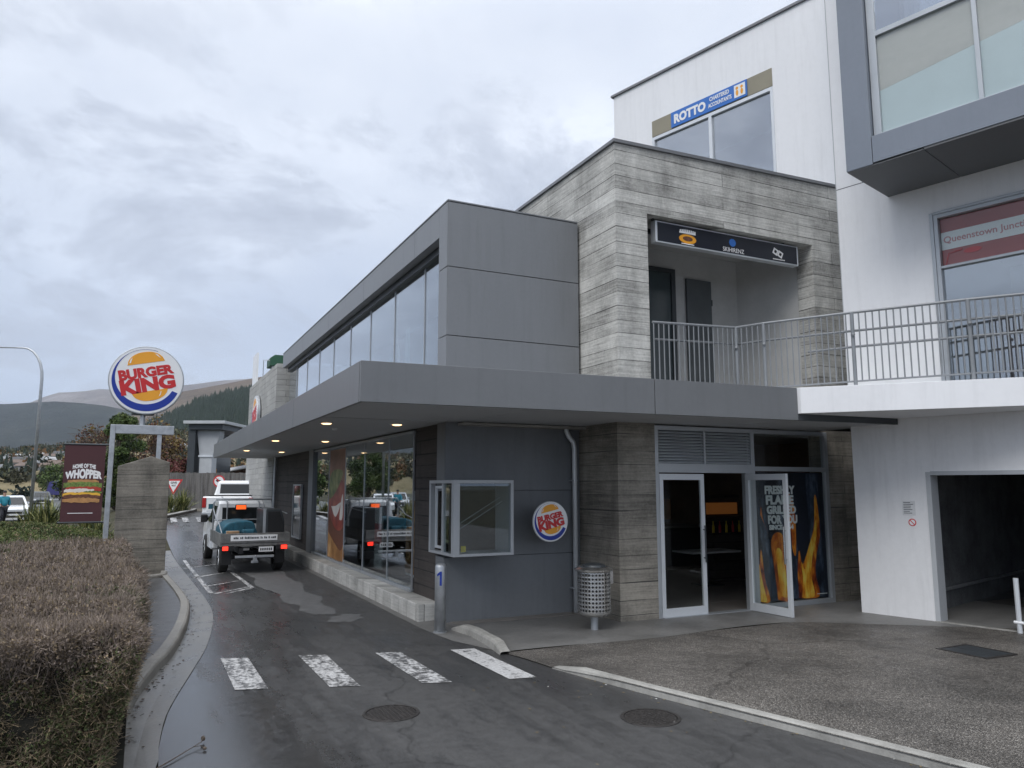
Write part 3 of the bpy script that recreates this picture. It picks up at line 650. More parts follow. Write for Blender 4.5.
# houses on the hillside
roofs = [pm('roof_' + n, c, .6) for n, c in (('grey', (.18, .19, .20)), ('dark', (.06, .06, .065)), ('pale', (.34, .35, .36)), ('brown', (.13, .09, .07)))]
hw = [pm('house_' + n, c, .8) for n, c in (('cream', (.45, .42, .36)), ('white', (.62, .62, .60)), ('brown', (.18, .13, .10)), ('grey', (.28, .29, .30)))]
spots = [(6, .30), (15, .20), (22, .36), (30, .27), (42, .17), (47, .33), (53, .23), (60, .38), (12, .39), (27, .14), (35, .38), (66, .27), (2, .13), (52, .12), (72, .19), (20, .26), (43, .26), (58, .16), (155, .33), (170, .38), (182, .28)]
hcol = ['grey', 'dark', 'pale', 'brown']; wcol = ['cream', 'white', 'brown', 'grey']
for i, (px, u) in enumerate(spots):
    v = (px + 1500) / 1920; p = on_rows(near_rows, u, v); a = random.uniform(-.5, .5); L_ = random.uniform(6, 9); B_ = random.uniform(4.5, 6)
    r_, w_ = (i * 7) % 4, (i * 3) % 4
    t = thing('hillside_house', '', 'house', (p.x, p.y, p.z - 1.4), -YAW * -1 + a, 'houses scattered over the hillside')
    t.scale = (.62, .62, .62); t.location.z += .5
    ht = 'low' if u < .18 else ('halfway up' if u < .32 else ('high' if u < .41 else 'topmost'))
    pl = 'far left' if px < 10 else ('left of the lamp' if px < 26 else ('at the lamp' if px < 37 else ('right of the lamp' if px < 49 else ('left of the banner' if px < 59 else ('above the banner' if px < 100 else ('above the pier' if px < 160 else 'beside the grey pier building'))))))
    t['label'] = f"tiny {hcol[r_]}-roofed {wcol[w_]} hillside house, {ht} on the slope, {pl}"
    obj('wall', MB().box(-L_/2, L_/2, -B_/2, B_/2, 0, 3.7), hw[w_], t, local=True)
    mb = MB(); mb.fprism(Fr((-L_/2 - .5, 0, 0), (0, 1, 0), (0, 0, 1)), [(-B_/2 - .5, 3.6), (B_/2 + .5, 3.6), (0, 5.2)], 0, L_ + 1); obj('roof', mb, roofs[r_], t, local=True)
    for q in (-.3, .0, .3): obj('window', MB().box(q * L_ - .7, q * L_ + .7, -B_/2 - .05, -B_/2 + .1, 1.4, 2.9), M['black'], t, local=True)

# ================================================================== RESTAURANT BUILDING
rb = thing('restaurant_building', 'grey metal and board-formed concrete restaurant building with canopy and drive-through windows', 'building', (8, 14, 0))
P = lambda name, mb, mat, **k: obj(name, mb, mat, rb, **k)
g = 0.006
# upper metal box: front cladding panels
YF = 11.22; XF = 4.285
F = FX(YF)
for z0, z1 in ((3.56, 4.52), (4.52, 5.67), (5.67, 6.78)): P('cladding_panel', MB().fbox(F, XF + .006, 6.77, z0 + g, z1 - g, -0.02, 0.03), M['clad'], bevel=.004)
for z0, z1 in ((3.56, 4.52), (4.52, 5.67), (5.67, 6.78)): P('cladding_panel', MB().fbox(FY(XF + .015), -11.59, -YF + .02, z0 + g, z1 - g, 0, 0.02), M['clad'], bevel=.003)
P('backing_wall', MB().box(XF + .03, 6.78, YF + .022, 11.58, 3.57, 6.74), M['darkframe'])
js = [11.60, 12.9, 16.5, 20.1, 23.8, 27.5]
for a, b in zip(js, js[1:]): P('roof_fascia', MB().box(XF, 4.45, a + g, b - g, 6.27, 6.78), M['clad'], bevel=.004)
P('cap_flashing', MB().box(XF - .012, 4.50, YF - .04, 27.5, 6.783, 6.81), M['clad'], bevel=.004)
P('cap_flashing', MB().box(4.502, 6.77, YF - .04, 11.6, 6.784, 6.809), M['clad'], bevel=.004)
P('roof', MB().box(4.45, 6.77, 11.45, 27.5, 6.55, 6.73).box(6.77, 16, 16.6, 27.5, 6.50, 6.68), M['darkframe'])
P('window_head', MB().box(4.455, 4.70, 11.59, 27.48, 6.14, 6.54), M['darkframe'])
# upper glazing
gy_ = [11.60, 13.0, 14.87, 16.74, 18.61, 20.48, 22.35, 24.22, 26.09, 27.48]
for a, b in zip(gy_, gy_[1:]):
    wn = P('window', MB().box(4.53, 4.60, a + .0, a + .022, 3.6, 6.138), M['alu'])
    obj('pane', MB().box(4.545, 4.555, a + .024, b - .002, 3.6, 6.135), M['glassup'], wn)
# upper room
P('upper_floor', MB().box(4.45, 16, 11.0, 27.6, 3.42, 3.58), M['interior'])
P('interior_wall', MB().box(9.5, 9.7, 16.7, 27.4, 3.59, 6.49), M['interior'])
# concrete box with balcony
def cw(*boxes, mat=M['conc'], name='concrete_wall', F=None):
    mb = MB()
    for b in boxes: mb.box(*b)
    mb.warp(lambda x, y, z: (x + (.05 if x < 6.8 and z > 3.3 and y < 17 else 0), y, z + ((x - 6.77) / 5.33 * .14 - .09 if z > 7.5 else 0)))
    return P(name, mb, mat)
cw((6.77, 7.46, 10.05, 10.45, 3.45, 7.93), (7.46, 11.33, 10.05, 10.45, 6.70, 7.93), (11.33, 12.11, 10.05, 10.45, 3.45, 7.93), (6.77, 7.07, 10.45, 16.5, 3.45, 7.93))
P('cap_flashing', MB().box(6.78, 12.12, 10.01, 10.5, 7.933, 7.99).box(6.78, 7.12, 10.5, 16.5, 7.934, 7.989).warp(lambda x, y, z: (x, y, z + (x - 6.77) / 5.33 * .14 - .09)), M['cap'])
M['balc'] = pm('balcony_lining', (0.44, 0.44, 0.43), 0.75, var=.08)
P('box_roof', MB().box(7.0, 13, 10.45, 16.5, 7.4, 7.6), M['darkframe'])
P('balcony_ceiling', MB().box(7.0, 12.1, 10.45, 14.4, 6.72, 6.82), M['balc'])
P('balcony_floor', MB().box(7.0, 12.1, 9.9, 14.4, 3.585, 3.62), M['pave'])
P('balcony_wall', MB().box(7.0, 11.0, 11.62, 11.75, 3.6, 6.72), M['balc'])
mb = MB(); mb.prism([(10.85, 11.64), (11.36, 10.46), (11.6, 10.46), (11.1, 11.7)], 3.6, 6.72); P('balcony_wall', mb, M['balc'])
d1 = P('glazed_door', MB().fbox(FX(11.6), 8.0, 9.22, 6.26, 6.34, 0, .05).fbox(FX(11.6), 9.12, 9.22, 3.62, 6.26, 0, .05).fbox(FX(11.6), 8.0, 8.1, 3.62, 6.26, 0, .05), M['darkframe'])
obj('pane', MB().fbox(FX(11.6), 8.102, 9.118, 3.62, 6.258, 0.01, .02), pm('door_pane_dark', (.05, .065, .07), .12, var=.1), d1)
d2 = P('service_door', MB().fbox(FX(11.6), 9.50, 10.12, 3.62, 6.20, 0, .045), pm('service_door_grey', (.085, .095, .10), .5), bevel=.004)
obj('hinge', MB().fbox(FX(11.6), 10.122, 10.14, 5.7, 5.82, 0, .05).fbox(FX(11.6), 10.122, 10.14, 4.9, 5.02, 0, .05), M['darkframe'], d2)
P('ceiling_lamp', MB().lathe((9.3, 10.95, 6.675), [(.001, 0), (.055, 0), (.06, .045), (.001, .046)]), M['darkframe'])
P('wall_bracket', MB().box(7.60, 7.95, 10.47, 10.55, 6.55, 6.62), M['darkframe'])
P('wall_bracket', MB().box(7.47, 7.53, 10.2, 10.28, 6.45, 6.60), M['black'])
# concrete pillars at ground level
cw((6.77, 7.50, 10.05, 10.6, 0.0, 3.125), (6.77, 7.07, 10.6, 12.0, 0, 3.125), mat=M['concshade'], name='concrete_pillar')
cw((11.44, 12.6, 10.06, 10.5, 0.0, 3.125), mat=M['concshade'], name='concrete_pillar')
# canopy
CA = [(2.28, 8.81), (9.0, 8.42)]
def cy(x): return 8.81 + (x - 2.28) * (8.42 - 8.81) / 6.72
jx = [2.28, 6.42, 9.0]
for a, b in zip(jx, jx[1:]):
    mb = MB(); mb.prism([(a + (g if a > 3 else 0), cy(a)), (b - (g if b < 8 else 0), cy(b)), (b - (g if b < 8 else 0), cy(b) + .05), (a + (g if a > 3 else 0), cy(a) + .05)], 3.10, 3.60); P('canopy_fascia', mb, M['fascia'], bevel=.004)
lj = [8.88, 13.32, 18.6, 24.0, 29.5]
for a, b in zip(lj, lj[1:]): P('canopy_fascia', MB().box(2.28, 2.33, a + g, b - g, 3.10, 3.60), M['fascia'], bevel=.004)
P('canopy_roof', MB().prism([(2.33, 8.87), (9.0, 8.47), (9.0, 10.04), (6.76, 10.04), (6.76, 11.2), (4.27, 11.2), (4.27, 29.45), (2.33, 29.45)], 3.52, 3.56), M['fascia'])
sf = [(2.335, 8.875, 29.46)]
# soffit panels with open joints
def sof(poly): P('soffit_panel', MB().prism(poly, 3.115, 3.135), M['soffit'])
ysf = [cy(2.33) + .06, 11.26, 13.6, 16.3, 19.0, 21.7, 24.4, 27.1, 29.44]
for a, b in zip(ysf[1:], ysf[2:]):
    sof([(2.335, a + g), (4.36, a + g), (4.36, b - g), (2.335, b - g)])
for a, b in zip([2.335, 4.6, 6.9, 9.0], [4.6, 6.9, 9.0, 11.3]):
    y1 = 11.195 if a < 6.8 else 10.90
    sof([(a + g, cy(min(a, 11)) + .06), (b - g, cy(b) + .06 if b < 9.1 else 8.34), (b - g, y1), (a + g, y1)])
P('canopy_core', MB().prism([(2.34, 8.93), (9.0, 8.5), (11.0, 8.4), (11.0, 10.04), (4.22, 10.04), (4.22, 29.4), (2.34, 29.4)], 3.14, 3.19), M['darkframe'])
P('shaded_fascia_end', MB().prism([(9.0, 8.42), (11.10, 8.30), (11.10, 8.36), (9.0, 8.48)], 3.10, 3.198), M['darkframe'])  # fascia continuing below the slab, its shade put in as dark colour
# lower metal box with the pay window: panels
F = FX(YF)
def lp(a0, a1, b0, b1): P('cladding_panel', MB().fbox(F, a0 + g/2, a1 - g/2, b0 + g/2, b1 - g/2, -0.02, 0.01), M['lowclad'], bevel=.003)
lp(4.29, 6.76, 2.03, 3.12); lp(5.42, 6.76, 0.99, 2.03); lp(4.29, 6.76, 0.0, 0.99)
P('backing_wall', MB().box(4.31, 5.40, YF + .022, 11.29, 0.0, 1.0).box(5.40, 6.76, YF + .022, 11.29, 0, 3.11).box(4.31, 5.40, YF + .022, 11.29, 2.2, 3.11), M['darkframe'])
P('cladding_panel', MB().fbox(FY(4.30), -11.58, -YF, 2.02, 3.11, 0, .012), M['lowclad']); P('cladding_panel', MB().fbox(FY(4.30), -11.58, -YF, 0, 1.0, 0, .012), M['lowclad'])
P('boarded_wall', MB().box(4.34, 4.5, 11.59, 12.80, 0.27, 3.125), M['brownboard'])
P('boarded_wall', MB().box(4.30, 4.5, 21.96, 28.0, 0.27, 3.125), M['brownboard'])
P('plinth', MB().box(3.98, 4.42, 11.50, 28.0, -0.05, 0.27), M['plinth'], bevel=.015)
P('side_return', MB().box(4.305, 4.45, 11.30, 11.585, 0.0, 1.0).box(4.305, 4.45, 11.30, 11.585, 2.2, 3.10), M['lowclad'])
# pay window bay
M['bayalu'] = pm('bay_frame_aluminium', (0.42, 0.44, 0.46), 0.45, 0.2, var=0.05)
bx, by, bxr, byb, z0, z1 = 4.21, 10.62, 5.21, 11.70, 1.05, 2.19
bay = P('pay_window', MB().fbox(FX(by), bx, bxr, z1 - .05, z1, -.59, 0).fbox(FX(by), bx, bxr, z0, z0 + .04, -.59, 0)
        .fbox(FX(by), bx, bx + .10, z0 + .04, z1 - .05, -.10, 0).fbox(FX(by), bxr - .045, bxr, z0 + .04, z1 - .05, -.59, 0)
        .box(bx, bx + .10, by + .59, byb, z1 - .05, z1).box(bx, bx + .10, by + .59, byb, z0, z0 + .04).box(bx, bx + .08, byb - .07, byb, z0 + .04, z1 - .05)
        .box(bx + .01, bx + .07, 11.10, 11.16, z0 + .04, z1 - .05), M['bayalu'], bevel=.003)
obj('pane', MB().fbox(FX(by), bx + .102, bxr - .047, z0 + .042, z1 - .052, -.05, -.042), M['glassbooth'], bay)
obj('pane', MB().box(bx + .03, bx + .038, by + .102, 11.098, z0 + .042, z1 - .052), M['glassbooth'], bay)
obj('sliding_sash', MB().box(bx + .045, bx + .075, 11.15, 11.19, z0 + .08, z1 - .09).box(bx + .045, bx + .075, 11.50, 11.54, z0 + .08, z1 - .09).box(bx + .045, bx + .075, 11.19, 11.50, z0 + .08, z0 + .12).box(bx + .045, bx + .075, 11.19, 11.50, z1 - .13, z1 - .09), M['alulight'], bay)
obj('grab_bar', MB().tube([(bx + .12, by + .12, 1.52), (bxr - .1, by + .3, 1.92)], .008).tube([(bx + .12, by + .12, 1.44), (bxr - .06, by + .3, 1.86)], .008), M['alu'], bay)
P('booth_lining_and_shadow', MB().box(4.45, 6.6, 12.6, 12.7, .3, 3.1).box(4.44, 6.6, 11.31, 12.6, 0.88, 0.92), M['interior'])
P('booth_lining_and_shadow', MB().box(5.20, 5.41, YF - .03, YF + .02, 1.03, 2.02), M['black'])  # black strip where the bay's shadow falls, shade put in as colour
# lower shop window
zs0, zs1 = .285, 3.08
gl = [12.82, 14.32, 16.12, 17.82, 19.55, 21.35]
for a, b in zip(gl, gl[1:]):
    wn = P('shop_window', MB().box(4.305, 4.335, a, a + .022, zs0, zs1).box(4.28, 4.36, a + .022, b, zs0 - .01, zs0 + .035).box(4.28, 4.36, a + .022, b, zs1 - .04, zs1), M['alu'])
    obj('pane', MB().box(4.315, 4.325, a + .024, b - .002, zs0 + .037, zs1 - .042), M['glasslow'], wn)
P('window_pier', MB().box(4.25, 4.45, 21.36, 21.95, .27, 3.11), M['lowclad'])
pk = P('pickup_window', MB().box(4.22, 4.28, 22.85, 22.89, .55, 2.15).box(4.22, 4.28, 24.11, 24.15, .55, 2.15).box(4.22, 4.28, 22.89, 24.11, 2.11, 2.15).box(4.22, 4.28, 22.89, 24.11, .55, .59), M['alu'])
obj('pane', MB().box(4.24, 4.25, 22.892, 24.108, .592, 2.108), M['carglass'], pk)
dpipe = P('downpipe', MB().tube([(4.18, 27.6, 0), (4.18, 27.6, 3.12)], .05, 10), M['galv'])
P('downpipe', MB().tube([(6.46, 11.12, 3.14), (6.46, 11.12, 3.02), (6.50, 11.12, 2.94), (6.59, 11.12, 2.84), (6.61, 11.12, 2.74), (6.61, 11.12, 0.0)], .042, 12), M['alulight'], smooth=True)
P('pipe_clip', MB().fbox(FX(YF - .01), 6.545, 6.655, 2.18, 2.205, 0, .11), M['alu']); P('pipe_clip', MB().fbox(FX(YF - .01), 6.545, 6.655, .4, .425, 0, .11), M['alu'])
# far concrete tower
cw((4.16, 4.6, 28.0, 35.8, -.1, 6.52), (4.6, 9.0, 28.0, 28.3, -.1, 6.52), (4.6, 9, 35.5, 35.8, -.1, 6.52), mat=M['concfar'])
P('tower_roof', MB().box(4.6, 9, 28.3, 35.5, 6.3, 6.45), M['darkframe'])
# rooms
P('interior_floor', MB().box(4.4, 16, 10.96, 27.9, -.02, .02), M['infloor'])
P('interior_floor', MB().box(7.62, 11.44, 10.13, 10.959, -.02, .018), M['infloor'])
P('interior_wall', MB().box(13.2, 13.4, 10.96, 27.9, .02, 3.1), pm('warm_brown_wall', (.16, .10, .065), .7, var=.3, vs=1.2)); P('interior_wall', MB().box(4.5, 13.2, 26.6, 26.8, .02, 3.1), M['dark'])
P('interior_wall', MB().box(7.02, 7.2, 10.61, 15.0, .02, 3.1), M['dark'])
P('interior_ceiling', MB().box(4.5, 13.2, 11.0, 26.6, 3.06, 3.1), M['interior'])
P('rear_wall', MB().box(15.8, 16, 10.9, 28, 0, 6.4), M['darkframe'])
# entrance storefront
F = FX(10.10)
def fr(a0, a1, b0, b1, c0=-.05, c1=.05): return (F, a0, a1, b0, b1, c0, c1)
sf = P('storefront_frame', MB().fbox(*fr(7.50, 7.57, 0, 3.09)).fbox(*fr(9.56, 9.64, 0, 3.09)).fbox(*fr(11.36, 11.44, 0, 3.09)).fbox(*fr(7.57, 9.56, 3.02, 3.09)).fbox(*fr(9.64, 11.36, 3.02, 3.09))
       .fbox(*fr(7.57, 9.56, 2.32, 2.47)).fbox(*fr(9.64, 11.36, 2.36, 2.44)).fbox(*fr(9.64, 11.36, 0.0, 0.09)).fbox(*fr(8.525, 8.565, 2.47, 3.02, -.04, .04)), M['alu'], bevel=.003)
for a0, a1 in ((7.572, 8.523), (8.567, 9.558)):
    lv = MB()
    for k in range(11): z = 2.485 + k * .049; lv._add([F.p(a, z + dz, c) for a, dz, c in ((a0, 0, .03), (a1, 0, .03), (a1, .034, -.02), (a0, .034, -.02), (a0, -.006, .03), (a1, -.006, .03), (a1, .028, -.02), (a0, .028, -.02))], [(0, 1, 2, 3), (7, 6, 5, 4), (0, 4, 5, 1), (3, 2, 6, 7), (0, 3, 7, 4), (1, 5, 6, 2)])
    P('louvre', lv, M['alulight'])
P('louvre_backing', MB().fbox(*fr(7.57, 9.56, 2.47, 3.02, -.09, -.06)), M['black'])
P('pane', MB().fbox(*fr(9.642, 11.358, 2.442, 3.018, -.005, .005)), M['glassdoor']); P('pane', MB().fbox(*fr(9.642, 11.358, .092, 2.358, -.005, .005)), M['glassdoor'])
def leaf(F2, w_, lab, hand=1):
    d = P('door_leaf', MB().fbox(F2, 0, .075, .02, 2.30, -.025, .025).fbox(F2, w_ - .075, w_, .02, 2.30, -.025, .025).fbox(F2, .075, w_ - .075, 2.20, 2.30, -.025, .025).fbox(F2, .075, w_ - .075, .02, .15, -.025, .025), M['alulight'], bevel=.003, label=lab)
    obj('pane', MB().fbox(F2, .077, w_ - .077, .152, 2.198, -.004, .004), M['glassdoor'], d)
    mb = MB()
    for c in (.075,): mb.tube([F2.p(w_ - .05, .85, c), F2.p(w_ - .05, 1.45, c)], .014, 10); mb.tube([F2.p(w_ - .05, .92, .02), F2.p(w_ - .05, .92, c)], .009, 6); mb.tube([F2.p(w_ - .05, 1.38, .02), F2.p(w_ - .05, 1.38, c)], .009, 6)
    obj('handle', mb, M['darkframe'] if hand else M['steel'], d); return d
leaf(Fr((7.58, 10.08, 0), (1, 0, 0)), .92, 'closed left glass door leaf')
leaf(Fr((9.40, 10.03, 0), (0.06, -1, 0)), .88, 'right glass door leaf standing open at a right angle', 0)
P('door_post', MB().fbox(*fr(9.42, 9.555, .02, 2.318)), M['alu']); P('threshold', MB().box(7.58, 9.56, 10.0, 10.16, .0, .022), M['alu'])

# ================================================================== WHITE BUILDING
wb = thing('white_commercial_building', 'white rendered commercial building with projecting bay window and parking entrance', 'building', (13, 6, 0))
Q = lambda name, mb, mat, **k: obj(name, mb, mat, wb, **k)
NW = NEARW                       # a = -s, so the wall runs a = 0 ... 14 to the right
def wallgrid(F, a0, a1, b0, b1, holes, c0=-.3, c1=0.0):
    """a wall with rectangular openings"""
    As = sorted(set([a0, a1] + [h[0] for h in holes] + [h[1] for h in holes])); Bs = sorted(set([b0, b1] + [h[2] for h in holes] + [h[3] for h in holes])); mb = MB()
    for i in range(len(As) - 1):
        j = 0
        while j < len(Bs) - 1:
            def hole(jj): return any(h[0] <= As[i] and As[i+1] <= h[1] and h[2] <= Bs[jj] and Bs[jj+1] <= h[3] for h in holes)
            if hole(j): j += 1; continue
            k = j
            while k + 1 < len(Bs) - 1 and not hole(k + 1): k += 1
            mb.fbox(F, As[i], As[i+1], Bs[j], Bs[k+1], c0, c1); j = k + 1
    return mb
Q('lower_wall', wallgrid(NW, 0, 14, 0, 3.2, [(1.15, 5.6, 0, 2.32)]), M['whitelow'])
Q('upper_wall', wallgrid(NW, 0, 14, 3.2, 13.6, [(1.56, 7.0, 3.62, 6.46), (1.35, 8.0, 7.45, 12.0)]), M['white'])
Q('control_joint', MB().fbox(NW, 0.0, 1.0, 7.37, 7.382, 0, .002), M['darkframe'])
Q('corner_strip', MB().fbox(NW, -.012, 0.0, 3.2, 13.6, -.3, .004), M['cgrey'])
# garage
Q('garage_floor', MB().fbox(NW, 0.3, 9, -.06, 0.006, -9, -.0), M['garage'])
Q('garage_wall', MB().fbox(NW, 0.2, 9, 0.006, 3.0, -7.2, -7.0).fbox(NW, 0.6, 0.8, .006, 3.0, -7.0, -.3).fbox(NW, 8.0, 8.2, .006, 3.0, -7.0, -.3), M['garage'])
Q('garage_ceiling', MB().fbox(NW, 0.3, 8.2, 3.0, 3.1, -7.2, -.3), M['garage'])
Q('door_jamb', MB().fbox(NW, 1.15, 1.22, 0.0, 2.32, -.28, .012).fbox(NW, 1.22, 5.6, 2.27, 2.332, -.28, .012), M['cgrey'])
Q('wall_pipe', MB().tube([NW.p(.9, 1.02, -6.9), NW.p(7.9, 1.02, -6.9)], .04, 8), M['darkframe'])
Q('wall_pipe', MB().tube([NW.p(.84, .35, -6.8), NW.p(.84, .35, -.5)], .03, 8), M['galv'])
Q('door_threshold', MB().fbox(NW, 1.15, 5.6, 0.006, .022, -.03, .06), M['kerb'])
# meeting window with sign film
wn = Q('shop_window', MB().fbox(NW, 1.56, 1.62, 3.64, 6.46, -.12, .03).fbox(NW, 1.62, 7.0, 6.40, 6.46, -.12, .03).fbox(NW, 1.62, 7.0, 5.56, 5.60, -.10, .02).fbox(NW, 1.62, 7.0, 3.62, 3.68, -.12, .03).fbox(NW, 1.50, 1.555, 3.6, 6.50, 0.001, .035).fbox(NW, 1.56, 7.0, 6.465, 6.51, .001, .035), M['alu'], bevel=.003)
obj('pane', MB().fbox(NW, 1.622, 6.998, 3.682, 5.558, -.05, -.04), M['glassq'], wn)
Q('room', MB().fbox(NW, 1.0, 9.8, 3.5, 3.6, -6, -.31).fbox(NW, 1.0, 9.8, 6.9, 7.0, -6, -.31).fbox(NW, 1.0, 9.8, 3.6, 6.9, -6.1, -6).fbox(NW, .9, 1.0, 3.5, 7.0, -6, -.31).fbox(NW, 9.8, 9.9, 3.5, 7.0, -6, -.31), M['inwhite'])
Q('added_reflection_wall', MB().fbox(NW, 2.05, 7.5, 3.61, 4.85, -.75, -.6), brickwall('dark_brick', (.10, .045, .035), (.16, .075, .055), (.05, .04, .04)))  # unseen brick wall added inside to stand in for a window reflection
# projecting bay
BF = FW(tuple(V((10.93, 9.08, 0)) + Wn * 1.52)); S0 = .87
Q('bay_frame', MB().fbox(BF, S0, 1.275, 7.0, 12.6, -1.52, 0), M['bayframe'], bevel=.004)
Q('bay_frame', MB().fbox(BF, 1.285, 8.6, 7.02, 7.445, -.30, 0.001), M['bayframe'], bevel=.004)
Q('bay_frame', MB().fbox(BF, 1.285, 8.6, 12.0, 12.6, -1.52, 0.0), M['bayframe'], bevel=.004)
Q('bay_frame', MB().fbox(BF, 8.2, 8.6, 7.45, 12.0, -1.52, 0.0), M['bayframe'], bevel=.004)
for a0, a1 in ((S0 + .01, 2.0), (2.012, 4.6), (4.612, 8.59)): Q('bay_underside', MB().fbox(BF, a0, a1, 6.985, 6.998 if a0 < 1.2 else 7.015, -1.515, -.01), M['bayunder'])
Q('bay_floor', MB().fbox(BF, 1.28, 8.2, 7.1, 7.4, -1.9, -.31), M['interior'])
bw = Q('bay_window', MB().fbox(BF, 1.285, 1.40, 7.45, 12.0, -.22, -.10).fbox(BF, 1.40, 8.2, 7.446, 7.50, -.20, -.10).fbox(BF, 1.40, 8.2, 9.10, 9.18, -.20, -.10)
       .fbox(BF, 2.74, 2.80, 7.50, 9.10, -.19, -.10).fbox(BF, 2.74, 2.80, 9.18, 12, -.19, -.10).fbox(BF, 4.3, 4.36, 7.50, 9.10, -.19, -.10).fbox(BF, 5.9, 5.96, 7.50, 9.10, -.19, -.10), M['alu'], bevel=.003)
for a0, a1 in ((1.402, 2.738), (2.802, 4.298), (4.362, 5.898), (5.962, 8.2)):
    obj('pane', MB().fbox(BF, a0, a1, 7.502, 9.098, -.15, -.14), M['frost'], bw); obj('pane', MB().fbox(BF, a0, a1, 9.182, 12, -.15, -.14), M['glassblue'], bw)
M['blind'] = pm('pale_blind', (.60, .64, .65), .7, var=.03); M['beigerefl'] = pm('beige_reflection', (.56, .51, .475), .7, var=.06, vs=.8, stretch=(1, 1, 4))
for a0, a1 in ((1.402, 2.738), (2.802, 4.298), (4.362, 5.898), (5.962, 8.19)):
    h = lambda a_: 8.20 + .12 * (a_ - 1.4)
    obj('frosted_film', MB().fprism(BF, [(a0, 7.502), (a1, 7.502), (a1, h(a1)), (a0, h(a0))], -.162, -.155), M['blind'], bw); obj('reflection_film', MB().fprism(BF, [(a0, h(a0) + .004), (a1, h(a1) + .004), (a1, 9.097), (a0, 9.097)], -.162, -.157), M['beigerefl'], bw)  # beige upper sheet with slanting edge: glass reflection put in as colour
# set-back upper wall with the accountants' window
FWL = FARW
Q('upper_wall', wallgrid(FWL, -5.84, 1.6, 7.0, 12.28, [(-4.6, -1.33, 8.0, 11.13)]), M['white'])
Q('upper_wall', MB().fbox(FWL, -5.84, -5.54, 7.0, 12.28, -8, -.3), M['white'])
Q('cap_flashing', MB().fbox(FWL, -5.9, 1.6, 12.283, 12.34, -.35, .05), M['cap'])
wo = Q('office_window', MB().fbox(FWL, -4.6, -4.53, 8.0, 10.70, -.10, .02).fbox(FWL, -1.39, -1.33, 8.0, 10.70, -.10, .02).fbox(FWL, -4.53, -1.39, 10.62, 10.70, -.10, .02).fbox(FWL, -2.96, -2.88, 8.0, 10.62, -.1, .02), M['alulight'], bevel=.003)
for a0, a1 in ((-4.528, -2.962), (-2.878, -1.392)): obj('pane', MB().fbox(FWL, a0, a1, 8.0, 10.618, -.05, -.04), M['glassblue'], wo)
Q('signboard', MB().fbox(FWL, -4.6, -1.33, 10.72, 11.13, -.08, .01), pm('signboard_khaki', (.27, .25, .19), .7, var=.06))
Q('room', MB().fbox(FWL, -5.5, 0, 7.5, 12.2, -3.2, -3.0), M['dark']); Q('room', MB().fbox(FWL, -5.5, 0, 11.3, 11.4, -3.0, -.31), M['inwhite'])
# white balcony slab
ex = V((1.92, -2.13)).normalized()
sl = [(9.005, 8.36), (10.92, 6.17), (12.05, 4.92), (10.93, 9.075), (10.6, 9.98), (9.005, 9.98)]
Q('balcony_slab', MB().prism(sl, 3.20, 3.60), M['white'], bevel=.006)
# ================================================================== LIGHTS IN THE CANOPY
where = ['nearest the canopy corner, outer row', 'above the pay window, inner row', 'second along the outer row', 'second along the inner row', 'third along the outer row', 'third along the inner row']
for (x, y), wl in zip([(2.62, 12.2), (3.72, 11.95), (2.62, 17.4), (3.68, 17.2), (2.62, 22.6), (3.68, 23.2)], where):
    t = thing('downlight', 'lit round downlight in the canopy soffit, ' + wl, 'ceiling light', (x, y, 3.09), 0, 'downlights in the canopy soffit')
    obj('trim', MB().lathe((x, y, 3.100), [(.085, 0), (.115, 0), (.118, .014), (.083, .014)]), M['alulight'], t)
    obj('lamp', MB().lathe((x, y, 3.082), [(.001, 0), (.05, .003), (.078, .012), (.08, .024), (.001, .025)]), M['lampw'], t)
tagit(obj('smoke_detector', MB().lathe((3.0, 13.3, 3.075), [(.001, 0), (.04, .004), (.05, .036), (.001, .038)]), M['signwhite']), 'small white sensor on the canopy soffit', 'sensor')

